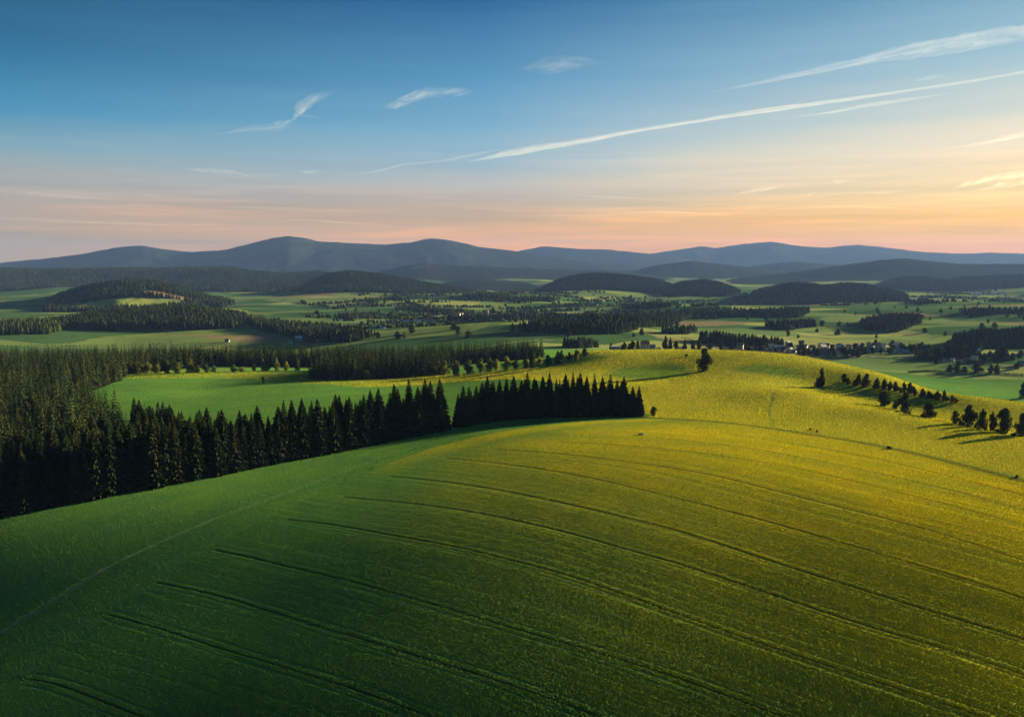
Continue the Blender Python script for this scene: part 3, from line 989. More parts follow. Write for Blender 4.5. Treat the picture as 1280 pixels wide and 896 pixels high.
ORD = ['', 'first', 'second', 'third', 'fourth', 'fifth', 'sixth', 'seventh', 'eighth', 'ninth', 'tenth', 'eleventh', 'twelfth', 'thirteenth', 'fourteenth', 'fifteenth',
       'sixteenth', 'seventeenth', 'eighteenth', 'nineteenth', 'twentieth', 'twenty-first', 'twenty-second', 'twenty-third', 'twenty-fourth', 'twenty-fifth', 'twenty-sixth',
       'twenty-seventh', 'twenty-eighth', 'twenty-ninth', 'thirtieth', 'thirty-first', 'thirty-second']


def grid_points(poly, sp):
    lo = poly.min(0); hi = poly.max(0)
    xs = np.arange(lo[0], hi[0], sp); ys = np.arange(lo[1], hi[1], sp)
    if not len(xs) or not len(ys): return np.zeros(0), np.zeros(0)
    X, Y = np.meshgrid(xs, ys)
    X = X.ravel() + (rng.random(X.size) - .5) * sp * 0.95; Y = Y.ravel() + (rng.random(Y.size) - .5) * sp * 0.95
    k = inside(poly, X, Y)
    return X[k], Y[k]


def along(line, step):
    p = np.array(line, float)
    d = np.concatenate([[0], np.cumsum(np.hypot(*np.diff(p, axis=0).T))])
    s = np.arange(0, d[-1], step)
    return np.stack([np.interp(s, d, p[:, 0]), np.interp(s, d, p[:, 1])], 1), s / d[-1]


def build_trees():
    needle = foliage_mat('spruce_needles', (0.007, 0.014, 0.007), (0.016, 0.023, 0.009), 0.04)
    needle_far = foliage_mat('far_needles', (0.009, 0.019, 0.009), (0.018, 0.028, 0.012), 0.04, attr='tint', rand=False, scale=0.02)
    bark = plain_mat('bark', (0.075, 0.055, 0.04))
    leaf = {'dark': foliage_mat('leaf_dark', (0.016, 0.028, 0.010), (0.034, 0.048, 0.014), 0.15),
            'olive': foliage_mat('leaf_olive', (0.05, 0.065, 0.018), (0.09, 0.10, 0.025), 0.3),
            'yellow': foliage_mat('leaf_yellow', (0.12, 0.14, 0.022), (0.20, 0.19, 0.03), 0.35)}
    # --- spruce kinds, 20 m tall
    kinds = []
    for k in range(9):
        Rm = [3.7, 4.2, 3.3, 4.6, 3.9, 3.5, 4.3, 3.3, 4.8][k]
        V, T = spruce_arrays(20, Rm, 100 + k, 44, 19, 2)
        cm = np_mesh('crown', V, tris=T, mat=needle)
        b = Bag(); b.tube([(0, 0, -0.8), (0.03, 0, 6), (0, 0.02, 13), (0, 0, 19)], [0.28, 0.22, 0.13, 0.04], 7)
        kinds.append((cm, b.mesh('trunk', bark, True)))

    def spruce(x, y, h, label, group, wide=1.0, k=None):
        k = random.randrange(9) if k is None else k
        o = bpy.data.objects.new('spruce_tree', None); COL.objects.link(o)
        o.location = (x, y, float(hgt(np.array([x]), np.array([y]))[0]) - 0.1)
        o.empty_display_size = 0.5
        s = h / 20
        o.scale = (s * wide, s * wide, s)
        o.rotation_euler = (random.uniform(-.015, .015), random.uniform(-.015, .015), random.random() * 6.283)
        tag(o, label, 'spruce tree', group)
        link('trunk', kinds[k][1], o); link('crown', kinds[k][0], o)
        return o

    count = 0
    # --- the tree row behind the crop: long left part, a gap, short right part
    A = smooth_line(hits([(-30, 651), (0, 645), (60, 634), (130, 620), (230, 602), (300, 588), (360, 576), (420, 564), (500, 548), (554, 538)]))
    B = smooth_line(hits([(573, 534), (610, 527.5), (650, 523.5), (700, 521.5), (760, 520.5), (806, 520.5)]))
    pa, ta = along(A, 3.8)
    n = len(pa)
    for i, (p, t) in enumerate(zip(pa, ta)):
        u = float(project(p[0], p[1], 70)[0])
        h = random.uniform(17, 26)
        if i == n - 1: lab, h = 'tall pointed spruce ending the long row, just left of the gap', 25
        elif i == n - 2: lab = 'spruce one step left of the pointed tree beside the gap'
        elif u < -15: continue
        elif u < 8: lab = 'small spruce in front of the wood at the left edge'
        elif i % 1 == 0 and u < 300: lab = 'dark spruce along the front edge of the left wood above the green strip'
        else: lab = 'dark spruce in the front rank of the long row left of the gap'
        if i == n - 5: lab, h = 'tallest spruce of the long row, some trees left of the gap', 27
        spruce(p[0] + random.uniform(-.6, .6), p[1] + random.uniform(-.8, .8), h, lab, 'spruces of the long row and wood edge', random.uniform(0.92, 1.15)); count += 1
    pb, tb = along(B, 3.8)
    nb = len(pb)
    for i, (p, t) in enumerate(zip(pb, tb)):
        u = float(project(p[0], p[1], 70)[0])
        h = np.interp(u, [570, 600, 640, 700, 740, 775, 790, 806], [17, 21.5, 22, 22, 21, 20.5, 17, 14]) * random.uniform(0.9, 1.08)
        j = nb - i
        lab = 'short spruce at the right end of the row beside the bush' if j == 1 else 'first spruce of the short row, just right of the gap' if i == 0 else \
            '%s spruce from the right end of the short row' % ORD[j]
        spruce(p[0] + random.uniform(-.5, .5), p[1] + random.uniform(-.6, .6), h, lab, 'front spruces of the short row', random.uniform(0.9, 1.12)); count += 1
    for line, lab, step, off in [(A, 'spruce standing behind the front rank of the long row', 4.9, 4.5), (B, 'spruce standing behind the front rank of the short row', 4.6, 4.2),
                                 (A, 'spruce in the hidden third rank of the long row', 5.4, 9.5)]:
        pp, tt = along(line, step)
        for p, t in zip(pp, tt):
            u = float(project(p[0], p[1], 70)[0])
            if u < 190 and off > 4.3: continue
            if line is A and u > 540: continue
            if line is B and u < 584: continue
            if line is A and off > 9 and u > 470: continue
            h = random.uniform(18.5, 24.5) if line is A else np.interp(u, [570, 600, 640, 700, 740, 775, 790, 806], [16, 20, 21, 21, 20.5, 19, 15, 11]) * random.uniform(0.88, 1.04)
            if line is B and u > 798: continue
            spruce(p[0] - 0.35 * off + random.uniform(-.8, .8), p[1] + off + random.uniform(-.8, .8), h, lab, 'spruces behind the front ranks', random.uniform(0.9, 1.15)); count += 1
    # --- the wood at the left: nearest trees one by one, the rest as a mass
    X, Y = grid_points(FOREST_W, 6.2)
    Z = hgt(X, Y)
    dA = dist_poly(A, X, Y)
    uX, _v = project(X, Y, Z)
    k = (dA > 3.6) & (uX > -260)
    X, Y, Z, uX, dA = X[k], Y[k], Z[k], uX[k], dA[k]
    edge = dist_poly(np.vstack([FOREST_W, FOREST_W[:1]]), X, Y)
    vis = (uX > -20)
    order = np.argsort(np.where(vis, np.hypot(X, Y) - 60 * (edge < 5), 1e9))
    take = order[:max(0, 298 - count)]
    for i in take:
        lab = 'spruce on the meadow side of the left wood, near the green field' if (Y[i] > 420 and edge[i] < 7) else \
            'spruce deep in the left wood, only its pointed top showing' if dA[i] > 45 else 'spruce a few ranks behind the front edge of the left wood'
        spruce(float(X[i]), float(Y[i]), random.uniform(17, 25), lab, 'nearest spruces of the left wood', random.uniform(0.95, 1.25))
    rest = np.setdiff1d(np.arange(len(X)), take)
    mids = []
    for kk in range(5):
        V, T = spruce_arrays(1.0, 0.18 + 0.02 * (kk % 3), 300 + kk, 16, 9, 2)
        mids.append((V, T))
    mh = lambda n: rng.uniform(13, 26, n)
    merge_trees('spruce_forest', mids, X[rest], Y[rest], Z[rest], mh(len(rest)), rng.uniform(0.72, 1.0, len(rest)), needle_far, 'dense dark spruce wood covering the slope at the left', 'forest')
    for nm, P, sp, lab in [('spruce_forest', BELT_POLY, 6.2, 'long straight belt of spruces behind the left meadow'), ('spruce_forest', WOOD_MID, 6.2, 'spruce wood standing on the meadow edge behind the long tree row'),
                           ('spruce_forest', WOOD_BACK, 6.6, 'darker wood rising behind the meadow edge wood')]:
        x, y = grid_points(P, sp)
        z = hgt(x, y)
        merge_trees(nm, mids, x, y, z, mh(len(x)) * (1.0 if P is not WOOD_BACK else 0.95), rng.uniform(0.75, 1.05, len(x)), needle_far, lab, 'forest')
    # --- woods of the valley and the far hills
    fars = [cone_arrays(400 + q, 4, 6) for q in range(4)]
    tiny = [cone_arrays(420 + q, 2, 5) for q in range(3)]
    for nm, P, h, sp, lab in VALLEY_WOODS:
        if len(P) < 3: continue
        sp_ = sp * 0.8
        x, y = grid_points(P, sp_)
        if len(x) > 14000:
            kk = rng.random(len(x)) < 14000 / len(x); x, y = x[kk], y[kk]
        if not len(x): print('no trees', nm); continue
        merge_trees('valley_wood', fars, x, y, hgt(x, y), h * rng.uniform(0.7, 1.15, len(x)), rng.uniform(1.2, 1.9, len(x)), needle_far, lab, 'wood', 0.75)
    HILL_LABEL = {'east_knoll': 'hazy wooded knolls at the right under the far ridge', 'west_ridge': 'blue wooded ridge below the mountains at the left', 'hill_440': 'dark wooded hill left of the valley middle',
                  'centre_hill': 'wooded hill standing alone in the valley middle', 'hill_880': 'small round wooded hill right of the centre hill', 'hill_1040': 'twin topped wooded hill above the village',
                  'hill_1120': 'low flat wooded hill in front of the twin topped one', 'west_front': 'wide blue wooded slope across the left middle distance'}
    for i, (nm, D, wf, wb, wood, pts) in enumerate(RIDGES):
        if nm == 'west_hill':
            sp = 11
        elif not wood:
            continue
        else:
            sp = {'east_knoll': 17, 'west_ridge': 17, 'hill_440': 12, 'centre_hill': 11, 'hill_880': 10, 'hill_1040': 10, 'hill_1120': 8.5, 'west_front': 7.5}[nm]
        u0, u1 = max(pts[0][0], -70), min(pts[-1][0], 1350)
        y0, y1 = D - wf, D + 70
        x0 = (u0 - CX) / F_PX * y1 if u0 < CX else (u0 - CX) / F_PX * y0
        x1 = (u1 - CX) / F_PX * y1 if u1 > CX else (u1 - CX) / F_PX * y0
        xs = np.arange(x0, x1, sp); ys = np.arange(y0, y1, sp)
        GX, GY = np.meshgrid(xs, ys)
        GX = GX.ravel() + (rng.random(GX.size) - .5) * sp; GY = GY.ravel() + (rng.random(GY.size) - .5) * sp
        z, lay = hgt(GX, GY, True)
        uu = CX + F_PX * 1.006 * GX / GY
        k = (lay == i) & (uu > -70) & (uu < 1350)
        if nm in ('west_hill', 'west_front'):
            for P in CLEAR_WEST + [CUTOVER]:
                k &= ~inside(P, GX, GY)
        k &= fbm(GX / 150, GY / 150, 91, 3) < 0.30
        GX, GY, z = GX[k], GY[k], z[k]
        big = D < 3300
        merge_trees('hill_wood', fars if big else tiny, GX, GY, z, rng.uniform(15, 22, len(z)), rng.uniform(1.3, 2.2, len(z)), needle_far,
                    HILL_LABEL.get(nm, 'dark wood covering the rounded hill at the left, above its clearings'), 'wood', 0.6)
    # --- broadleaf trees one by one
    lk = {}
    for c in leaf:
        for s in ('round', 'tall'):
            for q in range(2):
                V, Q = leafy_arrays(500 + q + (7 if s == 'tall' else 0), 2600, s, 0.034)
                lk[c, s, q] = np_mesh('crown', V, quads=Q, mat=leaf[c])
    tb_ = []
    for q in range(2):
        b = Bag(); g = random.Random(q)
        b.tube([(0, 0, -0.04), (0.01, 0, 0.2), (0, 0.01, 0.55), (0.01, 0, 0.8)], [0.030, 0.024, 0.016, 0.004], 7)
        for m in range(6):
            a = m * 1.05 + q; z0 = 0.22 + 0.07 * m
            b.tube([(0, 0, z0), (0.12 * math.cos(a), 0.12 * math.sin(a), z0 + 0.12), (0.25 * math.cos(a), 0.25 * math.sin(a), z0 + 0.2)], [0.012, 0.008, 0.002], 5)
        tb_.append(b.mesh('trunk', bark, True))
    bare_m = None

    def leafy(u, vb, vt, w, c, s, label, group=None, push=0.0, name='broadleaf_tree', cat='tree', trunk=True):
        h = hit(u, vb)
        if h is None: return
        x, y = h[0] * (1 + push / h[1]), h[1] + push
        z = float(hgt(np.array([x]), np.array([y]))[0])
        ht = (ZC - y * float(slope(vt))) - z
        ht = max(1.0, ht)
        wd = w / F_PX * math.hypot(y, ZC - z)
        o = bpy.data.objects.new(name, None); COL.objects.link(o); o.empty_display_size = 0.5
        o.location = (x, y, z - 0.1); o.scale = (wd / 0.80, wd / 0.80 * random.uniform(.85, 1.1), ht / 0.98)
        o.rotation_euler = (0, 0, random.random() * 6.283)
        tag(o, label, cat, group)
        if trunk: link('trunk', random.choice(tb_), o)
        link('crown', lk[c, s, random.randrange(2)], o)
        return o
    leafy(880, 464, 437.5, 20, 'dark', 'round', 'lone dark leafy tree standing on the yellow hill')
    leafy(858, 445.5, 442.5, 5, 'dark', 'round', 'tiny dark bush on the hilltop left of the lone tree', name='bush', cat='bush')
    leafy(329, 478.5, 469.5, 5.5, 'dark', 'tall', 'small dark tree alone on the left meadow')
    leafy(458, 474, 462.5, 17, 'yellow', 'round', 'bright yellow green bush against the dark meadow edge wood', name='bush', cat='bush')
    leafy(449, 474.5, 466, 9, 'yellow', 'round', 'smaller yellow bush touching the bright one', name='bush', cat='bush')
    for u, vb, vt, w, lab in [(1111, 561, 557, 7, 'low dark bush on the bright meadow just above the crop edge'), (1013, 537.5, 535.5, 4, 'left one of two tiny bushes by the crop edge'), (1021, 540, 537.5, 4, 'right one of two tiny bushes by the crop edge'),
                              (1271, 597, 594, 5, 'tiny bush on the meadow near the right edge')]:
        leafy(u, vb, vt, w, 'dark', 'round', lab, None, name='bush', cat='bush', trunk=False)
    leafy(817, 520, 508, 10, 'olive', 'round', 'ragged bush at the right end of the spruce row', name='bush', cat='bush')
    g = 'leafy trees along the back of the middle meadow'
    for u, vb, vt, w, c, s, lab in [
        (556, 469, 452, 11, 'olive', 'round', 'yellowish leafy tree at the right end of the meadow edge wood'), (570, 469, 452, 14, 'olive', 'round', 'rounded olive tree, first right of the meadow edge wood'),
        (586, 467.5, 451, 14, 'olive', 'round', 'rounded olive tree, second right of the meadow edge wood'), (601, 465, 449, 12, 'olive', 'round', 'dull olive tree between two rounder ones behind the short row'),
        (612, 464, 449, 13, 'olive', 'round', 'dull broad tree left of the bright yellow green one'), (621, 463, 450, 9, 'yellow', 'round', 'small pale tree tucked against the bright yellow green one'),
        (633, 462.5, 446.5, 13, 'yellow', 'round', 'bright yellow green tree in the middle tree line'), (645, 461, 450, 13, 'dark', 'round', 'low dark tree right of the bright yellow green one'),
        (657, 460, 449, 10, 'olive', 'round', 'low olive tree left of the spiky dark tree'), (665.5, 459.5, 436, 9, 'dark', 'tall', 'tall narrow dark tree in the middle tree line'),
        (674, 457, 446, 8, 'yellow', 'round', 'pale bush right of the tall narrow tree'), (685, 458, 444, 10, 'dark', 'round', 'dark round tree, lowest of the five up the field edge'),
        (697, 455, 438.5, 9, 'dark', 'tall', 'taller dark tree, second of the five up the field edge'), (702, 449, 438, 6, 'dark', 'round', 'small dark tree behind the taller field edge tree'),
        (711.5, 451, 441, 8, 'dark', 'round', 'round dark tree, middle of the field edge row'), (721, 449.5, 437.5, 9, 'olive', 'round', 'olive tree near the top of the field edge row'),
        (731, 445, 435.5, 9, 'dark', 'round', 'last dark tree at the top of the field edge row')]:
        leafy(u, vb, vt, w, c, s, lab, g)
    g = 'leafy trees along the back of the left meadow'
    for u, vb, vt, w, c, s, lab in [
        (160, 466, 453, 14, 'olive', 'round', 'olive tree at the corner of the left wood and the meadow'), (172, 466, 452, 15, 'olive', 'round', 'broad olive tree beside the left wood corner'),
        (184, 466, 453, 14, 'olive', 'round', 'olive tree in the middle of the hedge by the left wood'), (196, 466, 456, 14, 'olive', 'round', 'low sloping olive tree ending the hedge by the left wood'),
        (208, 466.5, 451, 13, 'dark', 'round', 'dark round tree right of the olive hedge'), (222, 466, 453, 14, 'olive', 'round', 'olive tree with a lit right side behind the left meadow'),
        (238, 466, 447.5, 12, 'olive', 'tall', 'tallest leafy tree behind the left meadow'), (247, 465.5, 457, 8, 'olive', 'round', 'low tree at the foot of the tallest leafy one'),
        (258, 465.5, 453.5, 10, 'dark', 'round', 'dark tree left of the meadow opening'), (267, 465, 457, 8, 'olive', 'round', 'small olive tree right of the dark one by the meadow opening'),
        (292, 465, 456, 10, 'olive', 'round', 'green bush beside the low yellow one'), (302, 465, 458.5, 10, 'yellow', 'round', 'low yellow bush behind the left meadow'),
        (318, 464, 454, 8, 'yellow', 'round', 'yellowish young tree left of the pointed trio'), (329, 464, 448, 7, 'olive', 'tall', 'first of the pointed trio behind the small lone tree'),
        (335, 464, 449, 6, 'olive', 'tall', 'middle one of the pointed trio'), (346, 464, 446, 9, 'olive', 'tall', 'tallest and last of the pointed trio'),
        (357.5, 463.5, 452, 8, 'yellow', 'round', 'yellow green tree right of the pointed trio'), (372, 463, 447, 8, 'dark', 'tall', 'dark pointed tree just left of the meadow edge wood')]:
        leafy(u, vb, vt, w, c, s, lab, g)
    g = 'trees in the gully on the right hill'
    for u, vb, vt, w, c, s, lab in [
        (1027, 484, 459.5, 9, 'dark', 'tall', 'tall ragged tree at the upper left end of the gully'), (1022, 484, 473, 9, 'dark', 'round', 'low bush at the foot of the tall ragged tree'),
        (1055, 478, 467, 10, 'dark', 'round', 'small round tree right of the tall ragged one'), (1073, 481, 467, 10, 'dark', 'tall', 'first tree of the upper gully hedge'),
        (1083, 483, 468, 11, 'dark', 'round', 'round tree second in the upper gully hedge'), (1096, 486, 472, 9, 'dark', 'tall', 'third tree of the upper gully hedge'),
        (1105, 487, 473, 9, 'dark', 'tall', 'fourth tree of the upper gully hedge'), (1112, 488, 476, 7, 'dark', 'tall', 'fifth tree of the upper gully hedge'),
        (1119, 488, 476, 6, 'dark', 'tall', 'thin last tree of the upper gully hedge'), (1130, 490, 477, 7, 'dark', 'tall', 'thin tree left of the round gully bush'),
        (1137, 492, 479, 11, 'dark', 'round', 'round bush in the middle of the gully'), (1153, 496, 486, 8, 'dark', 'round', 'small bush at the start of the lower gully hedge'),
        (1161, 498, 488, 8, 'dark', 'tall', 'small pointed tree in the lower gully hedge'), (1172, 500, 488, 9, 'dark', 'tall', 'taller tree in the lower gully hedge'),
        (1180, 501, 487, 7, 'dark', 'tall', 'last tall tree of the lower gully hedge'), (1190, 503, 494, 8, 'olive', 'round', 'thin low bush below the lower gully hedge')]:
        leafy(u, vb, vt, w, c, s, lab, g)
    gg = random.Random(21)
    for u0, v0, u1, v1, m in [(1018, 484, 1060, 480, 5), (1068, 482, 1122, 489, 9), (1126, 491, 1196, 503, 11), (1100, 512, 1140, 519, 4), (1150, 523, 1170, 526, 3), (1186, 530, 1279, 550, 12)]:
        for _ in range(m):
            q = gg.random()
            u, v = u0 + (u1 - u0) * q, v0 + (v1 - v0) * q + gg.uniform(-.6, 1.0)
            leafy(u, v, v - gg.uniform(3.0, 8.5), gg.uniform(4, 9), gg.choice(['dark', 'dark', 'olive']), 'round', 'low dark scrub growing between the trees of the right hill', 'scrub between the trees of the right hill', push=8 if v0 > 505 else 0, name='bush', cat='bush', trunk=False)
    g = 'big dark trees behind the edge of the bright meadow'
    for u, vb, vt, w, c, s, lab in [
        (1104, 510.5, 490, 17, 'dark', 'round', 'dark tree, uppermost of the big ones along the meadow edge'), (1119, 514, 501, 9, 'dark', 'round', 'low bush between the two uppermost meadow edge trees'),
        (1131, 517, 492.5, 19, 'dark', 'round', 'broad dark tree, second big one along the meadow edge'), (1161, 524, 503.5, 19, 'dark', 'round', 'rounded dark tree standing apart in the middle of the meadow edge'),
        (1194, 531, 514, 12, 'dark', 'round', 'small dark tree left of the big meadow edge cluster'), (1210, 534.5, 508, 18, 'dark', 'round', 'big dark tree leading the lower meadow edge cluster'),
        (1227, 538, 511, 13, 'dark', 'tall', 'narrower dark tree in the lower meadow edge cluster'), (1240, 541, 515, 12, 'dark', 'tall', 'dark tree between the two tallest of the lower cluster'),
        (1254, 544, 511, 18, 'dark', 'round', 'tallest dark tree of the lower meadow edge cluster'), (1277, 549, 518, 20, 'dark', 'round', 'dark tree cut by the right edge of the picture')]:
        leafy(u, vb - 0.8, vt, w, c, s, lab, g, push=9)
    leafy(1279, 498, 479, 13, 'dark', 'round', 'dark shrub at the right edge above the meadow edge trees', name='bush', cat='bush')
    g = 'trees round the hedged fields below the village'
    for u, vb, vt, w, c, s, lab in [
        (1187, 465, 457, 9, 'dark', 'round', 'left bush of the dark group on the field hedge'), (1196, 466, 456, 10, 'dark', 'round', 'middle bush of the dark group on the field hedge'), (1205, 466, 458, 9, 'dark', 'round', 'right bush of the dark group on the field hedge'),
        (1221, 466, 452.5, 14, 'dark', 'round', 'biggest dark round tree on the field hedge'), (1238, 467, 455, 8, 'dark', 'tall', 'left spiky tree at the end of the field hedge'), (1246, 467, 455, 8, 'dark', 'tall', 'right spiky tree at the end of the field hedge'),
        (1271, 461, 454, 10, 'dark', 'round', 'dark trees beside the farm at the right edge')]:
        leafy(u, vb, vt, w, c, s, lab, g)
    # village trees and scattered trees of the valley fields
    spots = [(887, 438, 9), (901, 437, 10), (915, 439, 9), (935, 440, 7), (950, 441, 9), (958, 442, 8), (968, 442, 8), (978, 443, 10), (998, 443, 9), (1004, 444, 10), (1022, 444, 9), (1036, 444, 8), (1042, 445, 10),
             (1056, 445, 11), (1066, 445, 9), (1073, 446, 11), (977, 431, 8), (1094, 434, 10), (1115, 434, 9), (1077, 437, 9), (1130, 440, 10), (1141, 441, 11), (1152, 440, 13), (1160, 440, 10), (1150, 449, 10), (1162, 450, 9),
             (1173, 446, 12), (1185, 445, 11), (1198, 444, 14), (1208, 446, 10), (1224, 447, 9), (1237, 446, 8), (1254, 448, 14), (1247, 447, 10), (1275, 447, 10), (1186, 436, 12), (1194, 434, 13),
             (932, 437, 8), (944, 437, 7), (957, 437, 9), (966, 439, 7), (988, 436, 8), (1001, 437, 9), (1010, 443, 8), (1018, 442, 8), (1026, 442, 7), (1039, 440, 9), (1053, 441, 9), (1062, 442, 8), (1069, 438, 9), (1081, 442, 9), (1090, 441, 8), (1101, 441, 7), (1112, 442, 8), (1117, 439, 8), (1126, 437, 9), (1137, 438, 9), (1146, 444, 9), (1156, 446, 10), (1168, 443, 10), (1178, 447, 9), (1191, 448, 9), (1203, 448, 10), (1214, 444, 11), (1230, 450, 8), (1242, 451, 8), (1266, 450, 9), (1210, 454, 6), (1170, 455, 6), (1198, 456, 6), (1228, 456, 6),
             (780, 436, 9), (790, 436, 11), (797, 435, 9), (764, 436, 8), (845, 434, 8), (856, 434, 10), (866, 435, 10), (874, 435, 9), (832, 428, 7), (838, 427, 6)]
    for i, (u, v, s) in enumerate(spots):
        village_tree(u, v, s, lk)
    g = random.Random(5)
    cnt = 0
    for _ in range(700):
        u = g.uniform(430, 1290); v = g.uniform(362, 425)
        h = hit(u, v)
        if h is None or h[1] < 1150 or h[1] > 4200: continue
        z, lay = hgt(np.array([h[0]]), np.array([h[1]]), True)
        if lay[0] >= 0: continue
        if any(inside(P[1], np.array([h[0]]), np.array([h[1]]))[0] for P in VALLEY_WOODS): continue
        if g.random() > 0.35 + 0.4 * (v < 400): continue
        hh = g.uniform(7, 14)
        o = link('field_tree', lk[g.choice(['dark', 'dark', 'olive']), g.choice(['round', 'tall']), g.randrange(2)])
        o.location = (h[0], h[1], h[2] - 0.3); wd = hh * g.uniform(0.7, 1.6)
        o.scale = (wd, wd, hh); o.rotation_euler = (0, 0, g.random() * 6)
        tag(o, 'dark hedgerow tree far off among the pale valley fields', 'tree', 'scattered trees of the valley fields')
        cnt += 1
        if cnt >= 170: break
    build_hedgerows(leaf)


def build_hedgerows(leaf):
    """countless small trees along the hedges of the far valley"""
    xs, ys = [], []
    g = np.random.default_rng(77)
    for _ in range(420):
        u = g.uniform(380, 1330); v = g.uniform(360, 412)
        r = 1005 * 138 / (v - 330) if v > 345 else 6000
        x0 = (u - CX) / F_PX * r; L = g.uniform(40, 260); a = g.choice([0.25, 0.5, 1.9, -0.2]) + g.normal() * 0.15
        n = int(L / 6.5)
        t = (np.arange(n) + g.random(n)) * 6.5
        k = g.random(n) < 0.75
        xs.append((x0 + t * math.cos(a) + 2 * g.normal(size=n))[k]); ys.append((r + t * math.sin(a) + 2 * g.normal(size=n))[k])
    x = np.concatenate(xs); y = np.concatenate(ys)
    z, lay = hgt(x, y, True)
    uu = CX + F_PX * x / y; vv = 330 + F_PX * 138 / y
    k = (lay < 0) & (y > 1500) & ((uu < 900) | (vv < 384)) & ((y > 2000) | (uu < 640))
    x, y, z = x[k], y[k], z[k]
    blobs = []
    for q in range(4):
        V, T = cone_arrays(700 + q, 1, 6)
        g2 = np.random.default_rng(q)
        V = []; T = []
        for ring, (zz, rr) in enumerate([(0.0, .32), (.35, .5), (.7, .4), (1.0, .03)]):
            for m in range(7):
                a = 6.283 * m / 7 + ring * .4; w = rr * g2.uniform(.75, 1.2)
                V.append((w * math.cos(a), w * math.sin(a), zz + g2.uniform(-.06, .06)))
        for ring in range(3):
            for m in range(7):
                A = ring * 7 + m; B = ring * 7 + (m + 1) % 7
                T += [(A, B, B + 7), (A, B + 7, A + 7)]
        blobs.append((np.array(V), np.array(T)))
    merge_trees('hedgerow_trees', blobs, x, y, z, rng.uniform(4, 11, len(x)), rng.uniform(0.7, 1.3, len(x)), bpy.data.materials['far_needles'],
                'countless small dark trees along the hedges of the far valley fields', 'hedgerow', 1.2)


def village_tree(u, v, s, lk):
    Y = 930 if u < 880 else None
    if Y is None:
        h = hit(u, v + 0.5)
        if h is None or h[1] < 780:
            Y = 1250
        else:
            x, y, z = h
    if Y is not None:
        y = Y; x = at_depth(u, v, y)[0]; z = float(hgt(np.array([x]), np.array([y]))[0])
    top = ZC - y * float(slope(v - s))
    ht = max(4.0, top - z)
    o = link('leafy_tree', lk['dark', random.choice(['round', 'round', 'tall']), random.randrange(2)])
    wd = s * random.uniform(0.9, 1.5) / F_PX * y
    o.location = (x, y, z - 0.2); o.scale = (wd, wd, ht); o.rotation_euler = (0, 0, random.random() * 6)
    tag(o, 'dark leafy tree among the village houses' if u > 880 else 'dark leafy tree beside the houses behind the hilltop', 'tree', 'trees among the houses')
# ------------------------------------------------------------------ houses
def house(u, v, wpx, wall, roof, label, group, storeys=1, Y=None, ang=None, depth=0.8, flat=False, name='house', hpx=None):
    M = HMAT
    if Y is None:
        h = hit(u, v)
        if h is None: return
        x, y, z = h
        if y < 700:
            y = 1250.0; x = at_depth(u, v, y)[0]; z = float(hgt(np.array([x]), np.array([y]))[0])
    else:
        y = Y; x = at_depth(u, v, y)[0]; z = float(hgt(np.array([x]), np.array([y]))[0])
    W = wpx / F_PX * y; Dp = W * depth
    Hh = 2.9 * storeys + 0.6
    if hpx: Hh = hpx / F_PX * y
    rh = 0.0 if flat else min(W, Dp) * 0.42
    o = bpy.data.objects.new(name, None); COL.objects.link(o); o.empty_display_size = 1
    o.location = (x, y, z - 0.4); o.rotation_euler = (0, 0, random.uniform(-.6, .6) if ang is None else ang)
    tag(o, label, 'house' if name == 'house' else name.replace('_', ' '), group)
    a, b = W / 2, Dp / 2
    w = Bag()
    vs = [(-a, -b, 0), (a, -b, 0), (a, b, 0), (-a, b, 0), (-a, -b, Hh), (a, -b, Hh), (a, b, Hh), (-a, b, Hh)]
    if flat:
        w.add(vs, [(0, 3, 2, 1), (4, 5, 6, 7), (0, 1, 5, 4), (1, 2, 6, 5), (2, 3, 7, 6), (3, 0, 4, 7)])
    else:
        vs += [(-a, 0, Hh + rh), (a, 0, Hh + rh)]
        w.add(vs, [(0, 3, 2, 1), (0, 1, 5, 4), (1, 2, 6, 9, 5), (2, 3, 7, 6), (3, 0, 4, 8, 7), (4, 5, 9, 8), (6, 7, 8, 9)])
    link('wall', w.mesh('wall', M[wall]), o)
    r = Bag()
    if flat:
        r.box(-a - .3, a + .3, -b - .3, b + .3, Hh + 0.005, Hh + .5)
    else:
        e = 0.5; th = 0.25
        k = rh / b
        for s in (-1, 1):
            y0, z0 = s * (b + e), Hh - e * k + .02
            y1, z1 = 0, Hh + rh + .02
            r.add([(-a - e, y0, z0), (a + e, y0, z0), (a + e, y1, z1), (-a - e, y1, z1), (-a - e, y0, z0 + th), (a + e, y0, z0 + th), (a + e, y1, z1 + th), (-a - e, y1, z1 + th)],
                  [(0, 3, 2, 1), (4, 5, 6, 7), (0, 1, 5, 4), (1, 2, 6, 5), (3, 0, 4, 7)])
    ro = link('roof', r.mesh('roof', M[roof]), o)
    if not flat and name == 'house':
        c = Bag(); c.box(a * .3 - .35, a * .3 + .35, b * .25 - .35, b * .25 + .35, Hh + rh * .4, Hh + rh + .9)
        link('chimney', c.mesh('chimney', M['brick']), ro)
    n = max(2, int(W / 3.2))
    for f in range(storeys):
        for i in range(n):
            xx = -a + W * (i + .5) / n
            q = Bag(); q.box(xx - .55, xx + .55, -b - .06, -b + .05, 1.3 + f * 2.9, 2.7 + f * 2.9)
            link('window', q.mesh('window', M['glass']), o)
    return o


HMAT = {}


